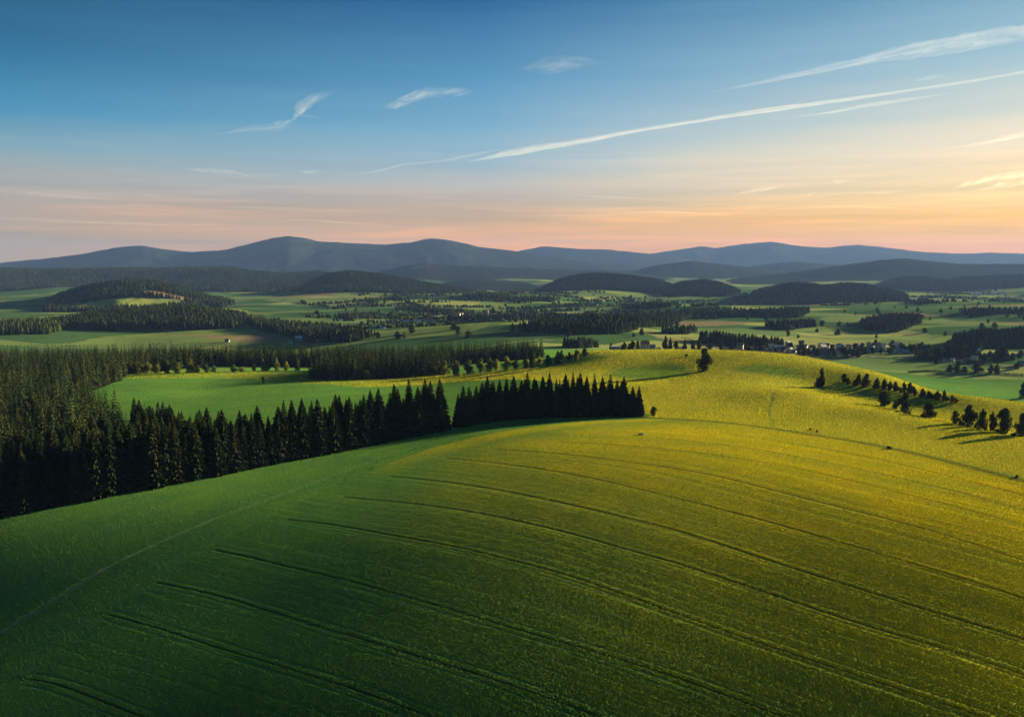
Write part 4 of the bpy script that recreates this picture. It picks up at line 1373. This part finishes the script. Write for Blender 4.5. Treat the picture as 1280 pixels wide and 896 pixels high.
def build_village():
    for k, c in {'white': (.50, .49, .46), 'cream': (.38, .33, .25), 'pink': (.38, .27, .23), 'grey': (.19, .20, .21), 'bluegrey': (.17, .22, .27), 'ochre': (.28, .22, .13), 'brick': (.24, .11, .08),
                 'red': (.26, .10, .07), 'brown': (.13, .085, .06), 'slate': (.10, .11, .13), 'teal': (.12, .21, .25), 'pale': (.34, .35, .36)}.items():
        HMAT[k] = plain_mat('plaster_' + k if k in ('white', 'cream', 'pink', 'grey', 'bluegrey', 'ochre') else 'roof_' + k, c, 0.75, 0.15, 0.6)
    g = bpy.data.materials.new('window_glass'); t = NT(g)
    o = t.n('ShaderNodeOutputMaterial'); p = t.n('ShaderNodeBsdfPrincipled'); p.inputs['Base Color'].default_value = (.03, .035, .045, 1); p.inputs['Roughness'].default_value = .12
    t.l(p.outputs[0], o.inputs['Surface']); HMAT['glass'] = g
    G = 'houses peeping over the hilltop'
    house(769, 436, 11, 'bluegrey', 'pale', 'long blue grey flat roofed house left of the pink one', G, 3, 920, 0.05, .7, True)
    house(788, 436, 9, 'grey', 'bluegrey', 'low grey house tucked behind trees left of the pink one', G, 2, 940, -0.1, .7, True)
    house(806, 435, 9, 'pink', 'red', 'tall pink house, highest of those peeping over the hilltop', G, 4, 910, 0.2, .9)
    house(815.5, 435, 6, 'teal', 'slate', 'narrow teal house right against the pink one', G, 3, 925, 0.1, .9)
    house(823, 435.5, 5, 'cream', 'brown', 'small cream house right of the teal one', G, 2, 930, 0.3, .9)
    house(853, 434, 6, 'bluegrey', 'teal', 'blue grey house between trees above the lone tree', G, 3, 960, 0.2, .9)
    house(885, 434, 8, 'cream', 'brown', 'cream house with brown roof right above the lone tree', G, 3, 960, 0.15, .9)
    house(895, 434, 4, 'white', 'pale', 'small white house second right above the lone tree', G, 2, 970, 0.1, .9)
    house(907, 435, 4, 'white', 'red', 'small white house with red roof left of the village wood', G, 2, 980, 0.4, .9)
    G = 'houses of the village in the valley'
    V = [(925, 436, 8, 'cream', 'brown', 2, 'leftmost village house, cream walls and brown roof'), (940, 438, 6, 'ochre', 'red', 1, 'ochre cottage near the left end of the village'),
         (950, 438, 9, 'grey', 'brown', 1, 'long grey house near the left end of the village'), (963, 437, 8, 'grey', 'slate', 2, 'grey house with slate roof beside a pale roofed one'),
         (974, 437, 10, 'bluegrey', 'pale', 1, 'blue grey house under a wide pale roof'), (984, 439, 7, 'bluegrey', 'teal', 1, 'teal roofed cottage right of the wide pale roof'),
         (992, 441, 6, 'grey', 'slate', 1, 'dark slate cottage hidden by village trees'), (1006, 437, 6, 'cream', 'pale', 2, 'cream house behind the village centre trees'),
         (1015, 438, 6, 'ochre', 'brown', 2, 'narrow ochre house in the left part of the village'), (1028, 438, 9, 'grey', 'slate', 2, 'big grey house under slate in the village centre'),
         (1033, 443, 6, 'cream', 'slate', 1, 'cream cottage at the front of the village centre'), (1047, 444, 5, 'white', 'pale', 1, 'bright white cottage at the front of the village'),
         (1050, 438, 9, 'grey', 'pale', 2, 'house with a broad pale roof behind the white cottage'), (1060, 437, 5, 'white', 'red', 2, 'white house with red roof in the village centre'),
         (1071, 441, 6, 'grey', 'brown', 1, 'brown roofed cottage among the central trees'), (1087, 434, 6, 'bluegrey', 'teal', 1, 'teal roofed cottage highest at the back of the village'),
         (1096, 440, 9, 'grey', 'slate', 1, 'long low slate house right of the centre'), (1104, 434, 7, 'cream', 'pale', 1, 'pale roofed house at the back right of the village'),
         (1108, 440, 8, 'bluegrey', 'slate', 1, 'blue grey house in the right part of the village'), (1121, 436, 8, 'white', 'pale', 2, 'white house with pale roof at the right of the village'),
         (1122, 440, 8, 'white', 'teal', 1, 'white house with teal roof in front of the pale roofed one'), (1132, 442, 8, 'bluegrey', 'teal', 1, 'low teal roofed house at the right end of the village front'),
         (1156, 441, 9, 'grey', 'slate', 1, 'grey house among the dark trees right of the village'), (1181, 452, 4, 'white', 'brown', 1, 'small white cottage at the foot of the dark trees'),
         (1190, 452, 5, 'white', 'pale', 1, 'bright white cottage right of the small one'), (1206, 453, 6, 'ochre', 'brown', 1, 'ochre cottage at the right lane'),
         (1218, 450, 7, 'white', 'pale', 1, 'white roofed barn beside the right lane'), (1219, 441, 10, 'grey', 'pale', 1, 'wide pale roofed shed under the tall wood'),
         (1262, 448, 7, 'cream', 'slate', 1, 'slate roofed house near the right edge'), (1277, 457, 9, 'cream', 'slate', 1, 'farmhouse at the right edge above the hedged fields')]
    for u, v, w, wa, ro, st, lab in V:
        house(u, v, w, wa, ro, lab, G, st)
    G = 'houses of the left hamlet'
    for u, v, w, wa, ro, st, lab in [(363, 429, 5, 'white', 'slate', 1, 'white house at the left end of the left hamlet'), (374, 427, 8, 'bluegrey', 'pale', 2, 'wide pale house in the left hamlet'),
                                     (391, 427, 7, 'ochre', 'red', 2, 'red roofed house in the left hamlet'), (398, 428, 4, 'brown', 'slate', 1, 'small dark barn right of the red roofed house'),
                                     (409, 419, 4, 'white', 'slate', 1, 'lone white house in the wood above the left hamlet'), (441, 413, 4, 'cream', 'brown', 1, 'cream house at the wood edge above the rounded field'),
                                     (418, 413, 3, 'white', 'pale', 1, 'tiny white house high in the valley side wood'), (284, 427.5, 5, 'grey', 'brick', 1, 'small grey house with brick red roof behind the left tree belt')]:
        house(u, v, w, wa, ro, lab, G, st)
    gg = random.Random(8)
    for k in range(34):
        u = gg.uniform(925, 1180); v = gg.uniform(432, 441) + max(0, (u - 1000) * 0.012)
        house(u, v, gg.uniform(4, 7), gg.choice(['white', 'cream', 'grey', 'bluegrey', 'ochre']), gg.choice(['slate', 'brown', 'pale', 'teal', 'red']), 'small far house half hidden between the trees of the valley village', 'small houses half hidden in the village', gg.choice([1, 2]))
    for k in range(12):
        u = gg.uniform(470, 640); v = gg.uniform(384, 396)
        house(u, v, gg.uniform(3, 5), gg.choice(['white', 'cream', 'white']), gg.choice(['slate', 'brown', 'pale', 'red']), 'tiny distant farmhouse between the hedges of the valley middle', 'tiny farmhouses in the valley middle', 1)
    G = 'big farm sheds in the valley'
    for u, v, w, wa, ro, hp, lab in [(469, 411, 8, 'white', 'white', 2.6, 'bright white shed with sloping roof at the wood end'), (479, 411, 5, 'white', 'pale', 1.8, 'smaller white shed right of the bright one'),
                                     (492, 404, 8, 'cream', 'red', 2.6, 'red roofed shed left in the valley farm'), (509, 405, 8, 'white', 'pale', 3.6, 'tall white shed in the middle of the valley farm'),
                                     (521, 405, 10, 'white', 'pale', 3.8, 'broad white shed right of the middle one'), (535, 402, 12, 'cream', 'red', 2.8, 'longest red roofed shed of the valley farm'),
                                     (1222, 369, 9, 'white', 'white', 1.6, 'white far shed, left of three in the hazy plain'), (1240, 369, 6, 'white', 'white', 1.4, 'white far shed, middle of three in the hazy plain'), (1252, 368, 7, 'white', 'white', 1.5, 'white far shed, right of three in the hazy plain')]:
        house(u, v, w, wa, ro, lab, G, 1, None, 0.1, 0.5, False, 'farm_shed', hp)
    # hedge along the field below the village
    L = smooth_line(hits([(1136, 466), (1160, 464.5), (1185, 465), (1215, 466.5), (1250, 468), (1290, 470)]), 14)
    pp, _t = along(L, 2.2)
    n = len(pp)
    V, Q = [], []
    for p in pp:
        z = float(hgt(np.array([p[0]]), np.array([p[1]]))[0])
        for _ in range(26):
            c = np.array([p[0] + random.uniform(-1.4, 1.4), p[1] + random.uniform(-1.0, 1.0), z + random.uniform(0, 2.3)])
            d = np.array([random.gauss(0, 1) for _ in range(3)]); d /= np.linalg.norm(d)
            e = np.cross(d, [random.gauss(0, 1) for _ in range(3)]); e /= np.linalg.norm(e); f = np.cross(d, e)
            s = random.uniform(.3, .7); k = len(V)
            V += [c + e * s, c + f * s, c - e * s, c - f * s]; Q.append((k, k + 1, k + 2, k + 3))
    me = np_mesh('hedge', np.array(V), quads=np.array(Q), mat=bpy.data.materials['leaf_dark'])
    tag(link('hedge', me), 'long dark hedge across the green fields below the village', 'hedge')
    # stone heap in the crop and dark shrubs on the bright meadow
    h = hit(801.5, 543.5)
    b = Bag(); g = random.Random(3)
    for i in range(16):
        cx, cy = g.gauss(0, .55), g.gauss(0, .35); r = g.uniform(.22, .5); cz = max(0.1, 0.55 - abs(cx) * .4)
        vs = []; fs = []
        for a in range(5):
            for q in range(7):
                th = math.pi * a / 4; ph = 6.283 * q / 7; k = r * g.uniform(.8, 1.15)
                vs.append((cx + k * math.sin(th) * math.cos(ph), cy + k * math.sin(th) * math.sin(ph), cz + k * .75 * math.cos(th)))
        for a in range(4):
            for q in range(7): fs.append((a * 7 + q, (a + 1) * 7 + q, (a + 1) * 7 + (q + 1) % 7, a * 7 + (q + 1) % 7))
        b.add(vs, fs)
    o = link('stone_heap', b.mesh('stone_heap', plain_mat('field_stone', (.10, .10, .09), .9, .5, 2)))
    o.location = h; o.scale = (1.15, 1.15, 1.0)
    tag(o, 'heap of grey field stones lying alone in the yellow crop', 'stone heap')
# ------------------------------------------------------------------ sky, air, sun, camera
def s2l(c):
    return tuple((v / 255 / 12.92 if v / 255 <= 0.04045 else ((v / 255 + 0.055) / 1.055) ** 2.4) for v in c)


def build_world():
    w = bpy.data.worlds.new('World'); SC.world = w; w.use_nodes = True
    t = NT.__new__(NT); t.t = w.node_tree; t.t.nodes.clear()
    out = t.n('ShaderNodeOutputWorld'); bg = t.n('ShaderNodeBackground')
    tc = t.n('ShaderNodeTexCoord')
    sx = t.n('ShaderNodeSeparateXYZ'); t.l(tc.outputs['Generated'], sx.inputs[0])

    def M(op, a, b=None, c=None, clamp=False):
        x = t.n('ShaderNodeMath', operation=op); x.use_clamp = clamp
        for i, v in enumerate((a, b, c)):
            if v is None: continue
            if isinstance(v, (int, float)): x.inputs[i].default_value = v
            else: t.l(v, x.inputs[i])
        return x.outputs[0]

    def ramp(f, stops):
        x = t.n('ShaderNodeValToRGB'); e = x.color_ramp.elements
        while len(e) < len(stops): e.new(0.5)
        for el, (p, c) in zip(e, stops):
            el.position = p; el.color = (*s2l(c), 1)
        t.l(f, x.inputs[0])
        return x.outputs[0]
    # slanted thin cloud veils bend the colour bands a little
    mp = t.n('ShaderNodeMapping'); mp.inputs['Scale'].default_value = (2.2, 2.2, 30)
    mp.inputs['Rotation'].default_value = (R(1.5), R(-2.5), 0)
    t.l(tc.outputs['Generated'], mp.inputs['Vector'])
    no = t.n('ShaderNodeTexNoise'); no.inputs['Scale'].default_value = 1.6; no.inputs['Detail'].default_value = 6; no.inputs['Roughness'].default_value = 0.55
    t.l(mp.outputs[0], no.inputs['Vector'])
    el = M('MAXIMUM', sx.outputs['Z'], 0.0)
    h = M('SQRT', M('ADD', M('MULTIPLY', sx.outputs['X'], sx.outputs['X']), M('MULTIPLY', sx.outputs['Y'], sx.outputs['Y'])))
    ca = M('DIVIDE', M('ADD', M('MULTIPLY', sx.outputs['X'], math.sin(R(66))), M('MULTIPLY', sx.outputs['Y'], math.cos(R(66)))), M('MAXIMUM', h, 0.001))
    az = M('DIVIDE', M('ADD', ca, 0.16), 0.98)
    f = M('MULTIPLY', M('ADD', el, M('MULTIPLY', M('SUBTRACT', no.outputs['Fac'], 0.5), 0.035)), 2.5, clamp=True)   # 0..0.4 in height
    q = 2.5
    L = ramp(f, [(0.0, (178, 140, 80)), (.020 * q, (176, 146, 102)), (.060 * q, (174, 154, 136)), (.092 * q, (156, 160, 158)), (.125 * q, (114, 156, 172)), (.16 * q, (48, 134, 172)), (.215 * q, (0, 98, 140)), (.297 * q, (0, 70, 106)), (.4 * q, (0, 56, 88))])
    C = ramp(f, [(0.0, (228, 138, 0)), (.025 * q, (224, 150, 50)), (.060 * q, (208, 166, 122)), (.092 * q, (182, 178, 172)), (.125 * q, (150, 176, 188)), (.16 * q, (116, 166, 192)), (.215 * q, (76, 142, 180)), (.297 * q, (0, 90, 142)), (.4 * q, (0, 76, 126))])
    G = ramp(f, [(0.0, (255, 142, 0)), (.020 * q, (255, 158, 0)), (.050 * q, (255, 190, 66)), (.078 * q, (252, 214, 144)), (.125 * q, (238, 220, 186)), (.16 * q, (198, 204, 194)), (.215 * q, (146, 182, 196)), (.297 * q, (84, 144, 174)), (.4 * q, (50, 115, 160))])

    def mix(a, b, fac):
        x = t.n('ShaderNodeMix', data_type='RGBA')
        t.l(a, x.inputs['A']); t.l(b, x.inputs['B']); t.l(fac, x.inputs['Factor'])
        return x.outputs['Result']
    c = mix(mix(L, C, M('DIVIDE', az, 0.55, clamp=True)), G, M('DIVIDE', M('SUBTRACT', az, 0.55), 0.45, clamp=True))
    # a veil of high thin cloud low over the hills
    mp2 = t.n('ShaderNodeMapping'); mp2.inputs['Scale'].default_value = (3, 3, 75); mp2.inputs['Rotation'].default_value = (R(1), R(2.2), 0)
    t.l(tc.outputs['Generated'], mp2.inputs['Vector'])
    n2 = t.n('ShaderNodeTexNoise'); n2.inputs['Scale'].default_value = 1.5; n2.inputs['Detail'].default_value = 7; n2.inputs['Roughness'].default_value = 0.6; n2.inputs['Distortion'].default_value = 0.5
    t.l(mp2.outputs[0], n2.inputs['Vector'])
    veil = M('MULTIPLY', M('SUBTRACT', n2.outputs['Fac'], 0.50), 7.0, clamp=True)
    band = M('MULTIPLY', M('MULTIPLY', M('DIVIDE', el, 0.03, clamp=True), M('SUBTRACT', 1.0, M('DIVIDE', el, 0.16, clamp=True))), 0.95)
    def tint(a, col, fac):
        x = t.n('ShaderNodeMix', data_type='RGBA', blend_type='MULTIPLY', clamp_factor=True)
        t.l(a, x.inputs['A']); x.inputs['B'].default_value = (*col, 1); t.l(fac, x.inputs['Factor'])
        return x.outputs['Result']
    c = tint(c, (1.42, 1.22, 1.06), M('MULTIPLY', veil, band))
    n3 = t.n('ShaderNodeTexNoise'); n3.inputs['Scale'].default_value = 1.1; n3.inputs['Detail'].default_value = 6; n3.inputs['Roughness'].default_value = 0.55
    mp3 = t.n('ShaderNodeMapping'); mp3.inputs['Scale'].default_value = (2.2, 2.2, 60); mp3.inputs['Location'].default_value = (3, 1, 7); mp3.inputs['Rotation'].default_value = (R(-1), R(1.5), 0)
    t.l(tc.outputs['Generated'], mp3.inputs['Vector']); t.l(mp3.outputs[0], n3.inputs['Vector'])
    c = tint(c, (0.70, 0.78, 0.90), M('MULTIPLY', M('MULTIPLY', M('SUBTRACT', n3.outputs['Fac'], 0.50), 7.0, clamp=True), band))
    sc = t.n('ShaderNodeVectorMath', operation='SCALE'); t.l(c, sc.inputs[0])
    sc.inputs['Scale'].default_value = K * 1.05
    # the clear-air part of the sky
    ns = t.n('ShaderNodeTexSky', sky_type='NISHITA'); ns.sun_disc = False; ns.sun_elevation = SUN_EL; ns.sun_rotation = SUN_AZ
    nsc = t.n('ShaderNodeVectorMath', operation='SCALE'); t.l(ns.outputs[0], nsc.inputs[0]); nsc.inputs['Scale'].default_value = 0.05 * 0.03
    ad = t.n('ShaderNodeVectorMath', operation='ADD'); t.l(sc.outputs[0], ad.inputs[0]); t.l(nsc.outputs[0], ad.inputs[1])
    t.l(ad.outputs[0], bg.inputs['Color']); bg.inputs['Strength'].default_value = SKY_GAIN
    t.l(bg.outputs[0], out.inputs['Surface'])


SKY_GAIN = 1.0
HAZE_DENSITY = 2.4e-5


def build_haze():
    b = Bag(); b.box(-20600, 20600, -20600, 20600, -160, 720)
    m = bpy.data.materials.new('haze'); t = NT(m)
    out = t.n('ShaderNodeOutputMaterial')
    p = t.n('ShaderNodeVolumePrincipled')
    p.inputs['Color'].default_value = (0.14, 0.25, 0.64, 1)
    p.inputs['Density'].default_value = HAZE_DENSITY
    p.inputs['Anisotropy'].default_value = 0.10
    t.l(p.outputs[0], out.inputs['Volume'])
    tag(link('haze', b.mesh('haze', m)), kind='stuff')


def build_sun():
    s = Vector((math.sin(SUN_AZ) * math.cos(SUN_EL), math.cos(SUN_AZ) * math.cos(SUN_EL), math.sin(SUN_EL)))
    l = bpy.data.lights.new('sun', 'SUN'); l.energy = 5.0; l.angle = R(1.0); l.color = (1.0, 0.80, 0.42)
    o = bpy.data.objects.new('sun', l); COL.objects.link(o)
    o.rotation_euler = s.to_track_quat('Z', 'Y').to_euler(); o.location = (400, 300, 400)


def build_camera():
    c = bpy.data.cameras.new('camera'); c.sensor_width = 36; c.lens = 36 * F_PX / 1280
    c.clip_start = 1; c.clip_end = 400000
    o = bpy.data.objects.new('camera', c); COL.objects.link(o)
    o.location = (0, 0, ZC); o.rotation_euler = (math.pi / 2 - PITCH, 0, 0)
    SC.camera = o


# ------------------------------------------------------------------ contrails and wisps of cloud, far outside the haze
def cloud_mat(name, dens, col=(1, 0.96, 0.92)):
    m = bpy.data.materials.new(name); t = NT(m)
    out = t.n('ShaderNodeOutputMaterial')
    p = t.n('ShaderNodeVolumePrincipled')
    p.inputs['Color'].default_value = (*col, 1); p.inputs['Density'].default_value = dens; p.inputs['Anisotropy'].default_value = 0.3
    t.l(p.outputs[0], out.inputs['Volume'])
    return m


def sky_point(u, v, alt):
    b = (CY - v) / F_PX; a = (u - CX) / F_PX
    d = Vector((a, CP + b * SP, -SP + b * CP))
    k = (alt - ZC) / d.z
    return Vector((0, 0, ZC)) + d * k, k


def puff_tube(bag, pts, wid, seed, flat=0.5, n=10, lump=0.5):
    """one closed ragged tube along sky points; widths in metres"""
    vs = []; fs = []
    up = Vector((0, 0, 1))
    for i, (p, w) in enumerate(zip(pts, wid)):
        d = (pts[min(i + 1, len(pts) - 1)] - pts[max(i - 1, 0)]).normalized()
        s = d.cross(up).normalized()
        for k in range(n):
            th = 2 * math.pi * k / n
            rr = w * (1 + lump * 2 * float(fbm(i * 0.45 + seed * 13.7, k * 0.8 + seed, seed, 3)))
            vs.append(p + s * math.cos(th) * rr + up * math.sin(th) * rr * flat)
    for i in range(len(pts) - 1):
        for k in range(n):
            fs.append((i * n + k, (i + 1) * n + k, (i + 1) * n + (k + 1) % n, i * n + (k + 1) % n))
    fs.append(tuple(range(n))); fs.append(tuple(range((len(pts) - 1) * n, len(pts) * n))[::-1])
    bag.add(vs, fs)


def sky_streak(bag, uv, px, alt, seed, flat=1.0, lump=0.5, seg=12, strands=9):
    """a bundle of fine overlapping strands of ice cloud"""
    px = np.array(px, float) * 1.45
    g = np.random.default_rng(seed)
    base = smooth_line(uv, 4)[:, :2]
    d = np.gradient(base, axis=0); nrm = np.stack([-d[:, 1], d[:, 0]], 1) / (np.linalg.norm(d, axis=1)[:, None] + 1e-6)
    w0 = np.interp(np.linspace(0, 1, len(base)), np.linspace(0, 1, len(px)), px)
    for k in range(strands):
        a, b = (0, len(base)) if k == 0 else sorted(g.choice(len(base) + 1, 2, replace=False))
        if k and b - a < max(3, len(base) // 4): a, b = max(0, a - len(base) // 5), min(len(base), b + len(base) // 5)
        if b - a < 3: continue
        t = np.linspace(0, 1, b - a)
        off = g.uniform(-.75, .75) * (k > 0) + 0.9 * fbm(t * 3.5 + 10 * k, t * 0 + seed, 5 + k, 3)
        ln = base[a:b] + nrm[a:b] * (off * w0[a:b])[:, None]
        wk = w0[a:b] * (0.62 if k == 0 else g.uniform(0.22, 0.5)) * (np.sin(np.pi * np.clip(t, 0.04, 0.96)) ** 0.6 if k else 1)
        one_streak(bag, ln, wk, alt * (1 + 0.004 * k), seed * 10 + k, flat, lump, 3)


def one_streak(bag, uv, px, alt, seed, flat=1.0, lump=0.5, seg=10):
    line = smooth_line(uv, seg)
    n = len(line)
    pts = []; wid = []
    for i, (u, v) in enumerate(line):
        p, k = sky_point(u, v, alt)
        t = i / (n - 1)
        w = np.interp(t, np.linspace(0, 1, len(px)), px)
        pts.append(p); wid.append(max(w, 0.05) / F_PX * k)
    puff_tube(bag, pts, wid, seed, flat, 10, lump)


def build_clouds():
    m1 = cloud_mat('contrail_ice', 3.0e-4); m2 = cloud_mat('cirrus_ice', 0.8e-4); m3 = cloud_mat('old_trail_ice', 1.2e-4)

    def one(name, label, cat, mat, parts, group=None):
        b = Bag()
        for a in parts: sky_streak(b, *a)
        o = link(name, b.mesh(name, mat, True))
        return tag(o, label, cat, group)
    one('contrail', 'broad old contrail spreading out at the top right of the sky', 'contrail', m3,
        [([(862, 122), (930, 107), (1000, 92), (1080, 76), (1150, 60), (1220, 47), (1300, 33)], [0.3, 2.5, 4, 5.5, 7.5, 9, 10], 6000, 1, 0.9, 0.75)], 'contrails')
    one('contrail', 'longest contrail, thin and bright, rising from the centre to the right edge', 'contrail', m1,
        [([(585, 202), (640, 191), (720, 178), (800, 163), (880, 150), (960, 138), (1040, 127), (1130, 114), (1210, 102), (1300, 87)], [0.8, 3.4, 3.0, 2.4, 2.2, 3.2, 2.4, 1.8, 2.0, 2.2], 6000, 2, 1.0, 0.6)], 'contrails')
    one('contrail', 'short sharp contrail just below the longest one', 'contrail', m1,
        [([(988, 147), (1040, 140), (1090, 131), (1140, 124), (1208, 114)], [0.6, 1.8, 1.8, 1.5, 0.4], 6000, 3, 1.0, 0.35)], 'contrails')
    one('contrail', 'soft warm contrail low at the right edge of the sky', 'contrail', m3,
        [([(1180, 188), (1220, 180), (1255, 173), (1310, 162)], [0.4, 1.8, 2.6, 3], 6000, 4, 1.0, 0.4)], 'contrails')
    one('contrail', 'wavy broken contrail left of the long bright one, near the centre', 'contrail', m3,
        [([(430, 222), (480, 212), (510, 205), (550, 201), (600, 192), (640, 185)], [0.3, 1.3, 1.8, 1.2, 1.6, 0.4], 6000, 5, 1.0, 0.5)], 'contrails')
    one('cirrus_cloud', 'bent wisp of white cloud high in the left sky', 'cloud', m2,
        [([(264, 169), (310, 161), (350, 157), (372, 148)], [0.4, 3, 4, 1], 6000, 6, 1.0, 0.8), ([(366, 152), (374, 138), (395, 122), (428, 111)], [1, 5, 4, 0.4], 6000, 7, 1.0, 0.8),
         ([(372, 143), (390, 146), (408, 147)], [2, 2, 0.3], 6000, 8, 1.0, 0.7)], 'wisps of cloud')
    one('cirrus_cloud', 'tapering white wisp of cloud above the highest mountain gap', 'cloud', m2,
        [([(455, 134), (485, 131), (520, 119), (560, 112), (594, 112)], [0.3, 2, 6, 5, 0.6], 6000, 9, 1.0, 0.8), ([(478, 137), (500, 130), (530, 124)], [0.5, 5, 1], 6000, 10, 1.0, 0.8),
         ([(560, 124), (578, 118), (592, 113)], [0.4, 3, 1], 6000, 11, 1.0, 0.8)], 'wisps of cloud')
    one('cirrus_cloud', 'faint flat wisp of cloud high in the middle of the sky', 'cloud', m2,
        [([(638, 88), (680, 82), (720, 79), (772, 80)], [0.5, 6, 5, 0.4], 6000, 12, 1.0, 0.7), ([(650, 90), (690, 88), (730, 84)], [0.5, 4, 0.5], 6000, 13, 1.0, 0.7)], 'wisps of cloud')
    one('cirrus_cloud', 'small pale streak of cloud low at the left over the mountains', 'cloud', m2,
        [([(218, 208), (250, 212), (285, 214), (318, 222)], [0.3, 3, 3.5, 0.4], 5000, 14, 1.0, 0.7)], 'wisps of cloud')
    one('cirrus_cloud', 'smallest pale streak of cloud beside the wavy contrail', 'cloud', m2,
        [([(364, 215), (385, 214), (415, 215)], [0.4, 2.6, 0.4], 5000, 15, 1.0, 0.6)], 'wisps of cloud')
    one('cirrus_cloud', 'thin warm cloud shred in the golden sky right of centre', 'cloud', m2,
        [([(915, 243), (945, 238), (982, 232)], [0.4, 2.6, 0.5], 5000, 16, 1.0, 0.6)], 'wisps of cloud')
    one('cirrus_cloud', 'tiny golden cloud shred beside the thin warm one', 'cloud', m2, [([(994, 246), (1010, 243), (1026, 240)], [0.3, 1.5, 0.3], 5000, 17, 1.0, 0.6)], 'wisps of cloud')
    one('cirrus_cloud', 'little bright cloud dash between the golden shreds', 'cloud', m2,
        [([(1030, 228), (1050, 227), (1076, 227)], [0.4, 2, 0.4], 5000, 18, 1.0, 0.6)], 'wisps of cloud')
    one('cirrus_cloud', 'long flat golden cloud streak low at the right', 'cloud', m2,
        [([(1050, 247), (1100, 241), (1160, 236)], [0.4, 2, 0.4], 5000, 19, 1.0, 0.6)], 'wisps of cloud')
    one('cirrus_cloud', 'golden cloud band touching the right edge of the sky', 'cloud', m2,
        [([(1190, 236), (1230, 226), (1300, 214)], [0.4, 4, 5], 5000, 20, 1.0, 0.6), ([(1210, 240), (1250, 233), (1300, 226)], [0.4, 3, 4], 5000, 21, 1.0, 0.6)], 'wisps of cloud')
    S = 'low cloud streaks over the mountains'
    for lab, uv, w, sd in [('long low cloud streak starting at the left edge of the sky', [(-10, 238), (60, 243), (130, 249), (200, 252)], [1.6, 1.6, 1.2, .3], 31),
                           ('lowest cloud streak at the left edge, just above the mountains', [(-10, 272), (70, 275), (160, 279), (240, 283)], [2.2, 2.0, 1.4, .3], 32),
                           ('small bright cloud fleck in the left cloud streaks', [(165, 245), (185, 245), (205, 247)], [.3, 1.5, .3], 33),
                           ('long thin cloud streak left of centre under the smallest pale one', [(210, 256), (300, 259), (390, 262), (470, 264)], [.3, 1.5, 1.5, .3], 34),
                           ('cloud streak over the highest mountain', [(330, 277), (390, 275), (440, 279), (500, 280)], [.3, 1.6, 1.3, .3], 35),
                           ('thin cloud streak over the gap between the two centre peaks', [(560, 258), (620, 262), (700, 266)], [.3, 1.4, .3], 36),
                           ('upper warm cloud streak right of the centre peaks', [(690, 243), (760, 246), (850, 252)], [.3, 1.4, .3], 37),
                           ('lower warm cloud streak right of the centre peaks', [(740, 268), (830, 265), (930, 270)], [.3, 1.6, .3], 38),
                           ('low golden cloud streak above the right mountains', [(960, 262), (1060, 258), (1180, 263)], [.3, 1.6, .3], 39)]:
        one('cirrus_cloud', lab, 'cloud', m2, [(uv, w, 5000, sd, 1.0, 0.6)], S)
    one('cirrus_cloud', 'faint wisp between the broad contrail and the long one', 'cloud', m2,
        [([(1136, 102), (1165, 98), (1190, 93)], [0.4, 3, 0.4], 6000, 22, 1.0, 0.7)], 'wisps of cloud')
# ------------------------------------------------------------------ build everything
SC.view_settings.view_transform = 'Standard'; SC.view_settings.look = 'None'
SC.view_settings.exposure = EXPO; SC.view_settings.gamma = 1.0
SC.view_settings.use_curve_mapping = False
SC.cycles.use_denoising = True
SC.cycles.max_bounces = 5; SC.cycles.diffuse_bounces = 2; SC.cycles.transmission_bounces = 3; SC.cycles.volume_bounces = 0
SC.cycles.transparent_max_bounces = 16
SC.cycles.use_adaptive_sampling = False
build_camera(); build_world(); build_sun(); build_haze(); build_clouds()
build_ground()
build_grass()
build_trees()
build_village()
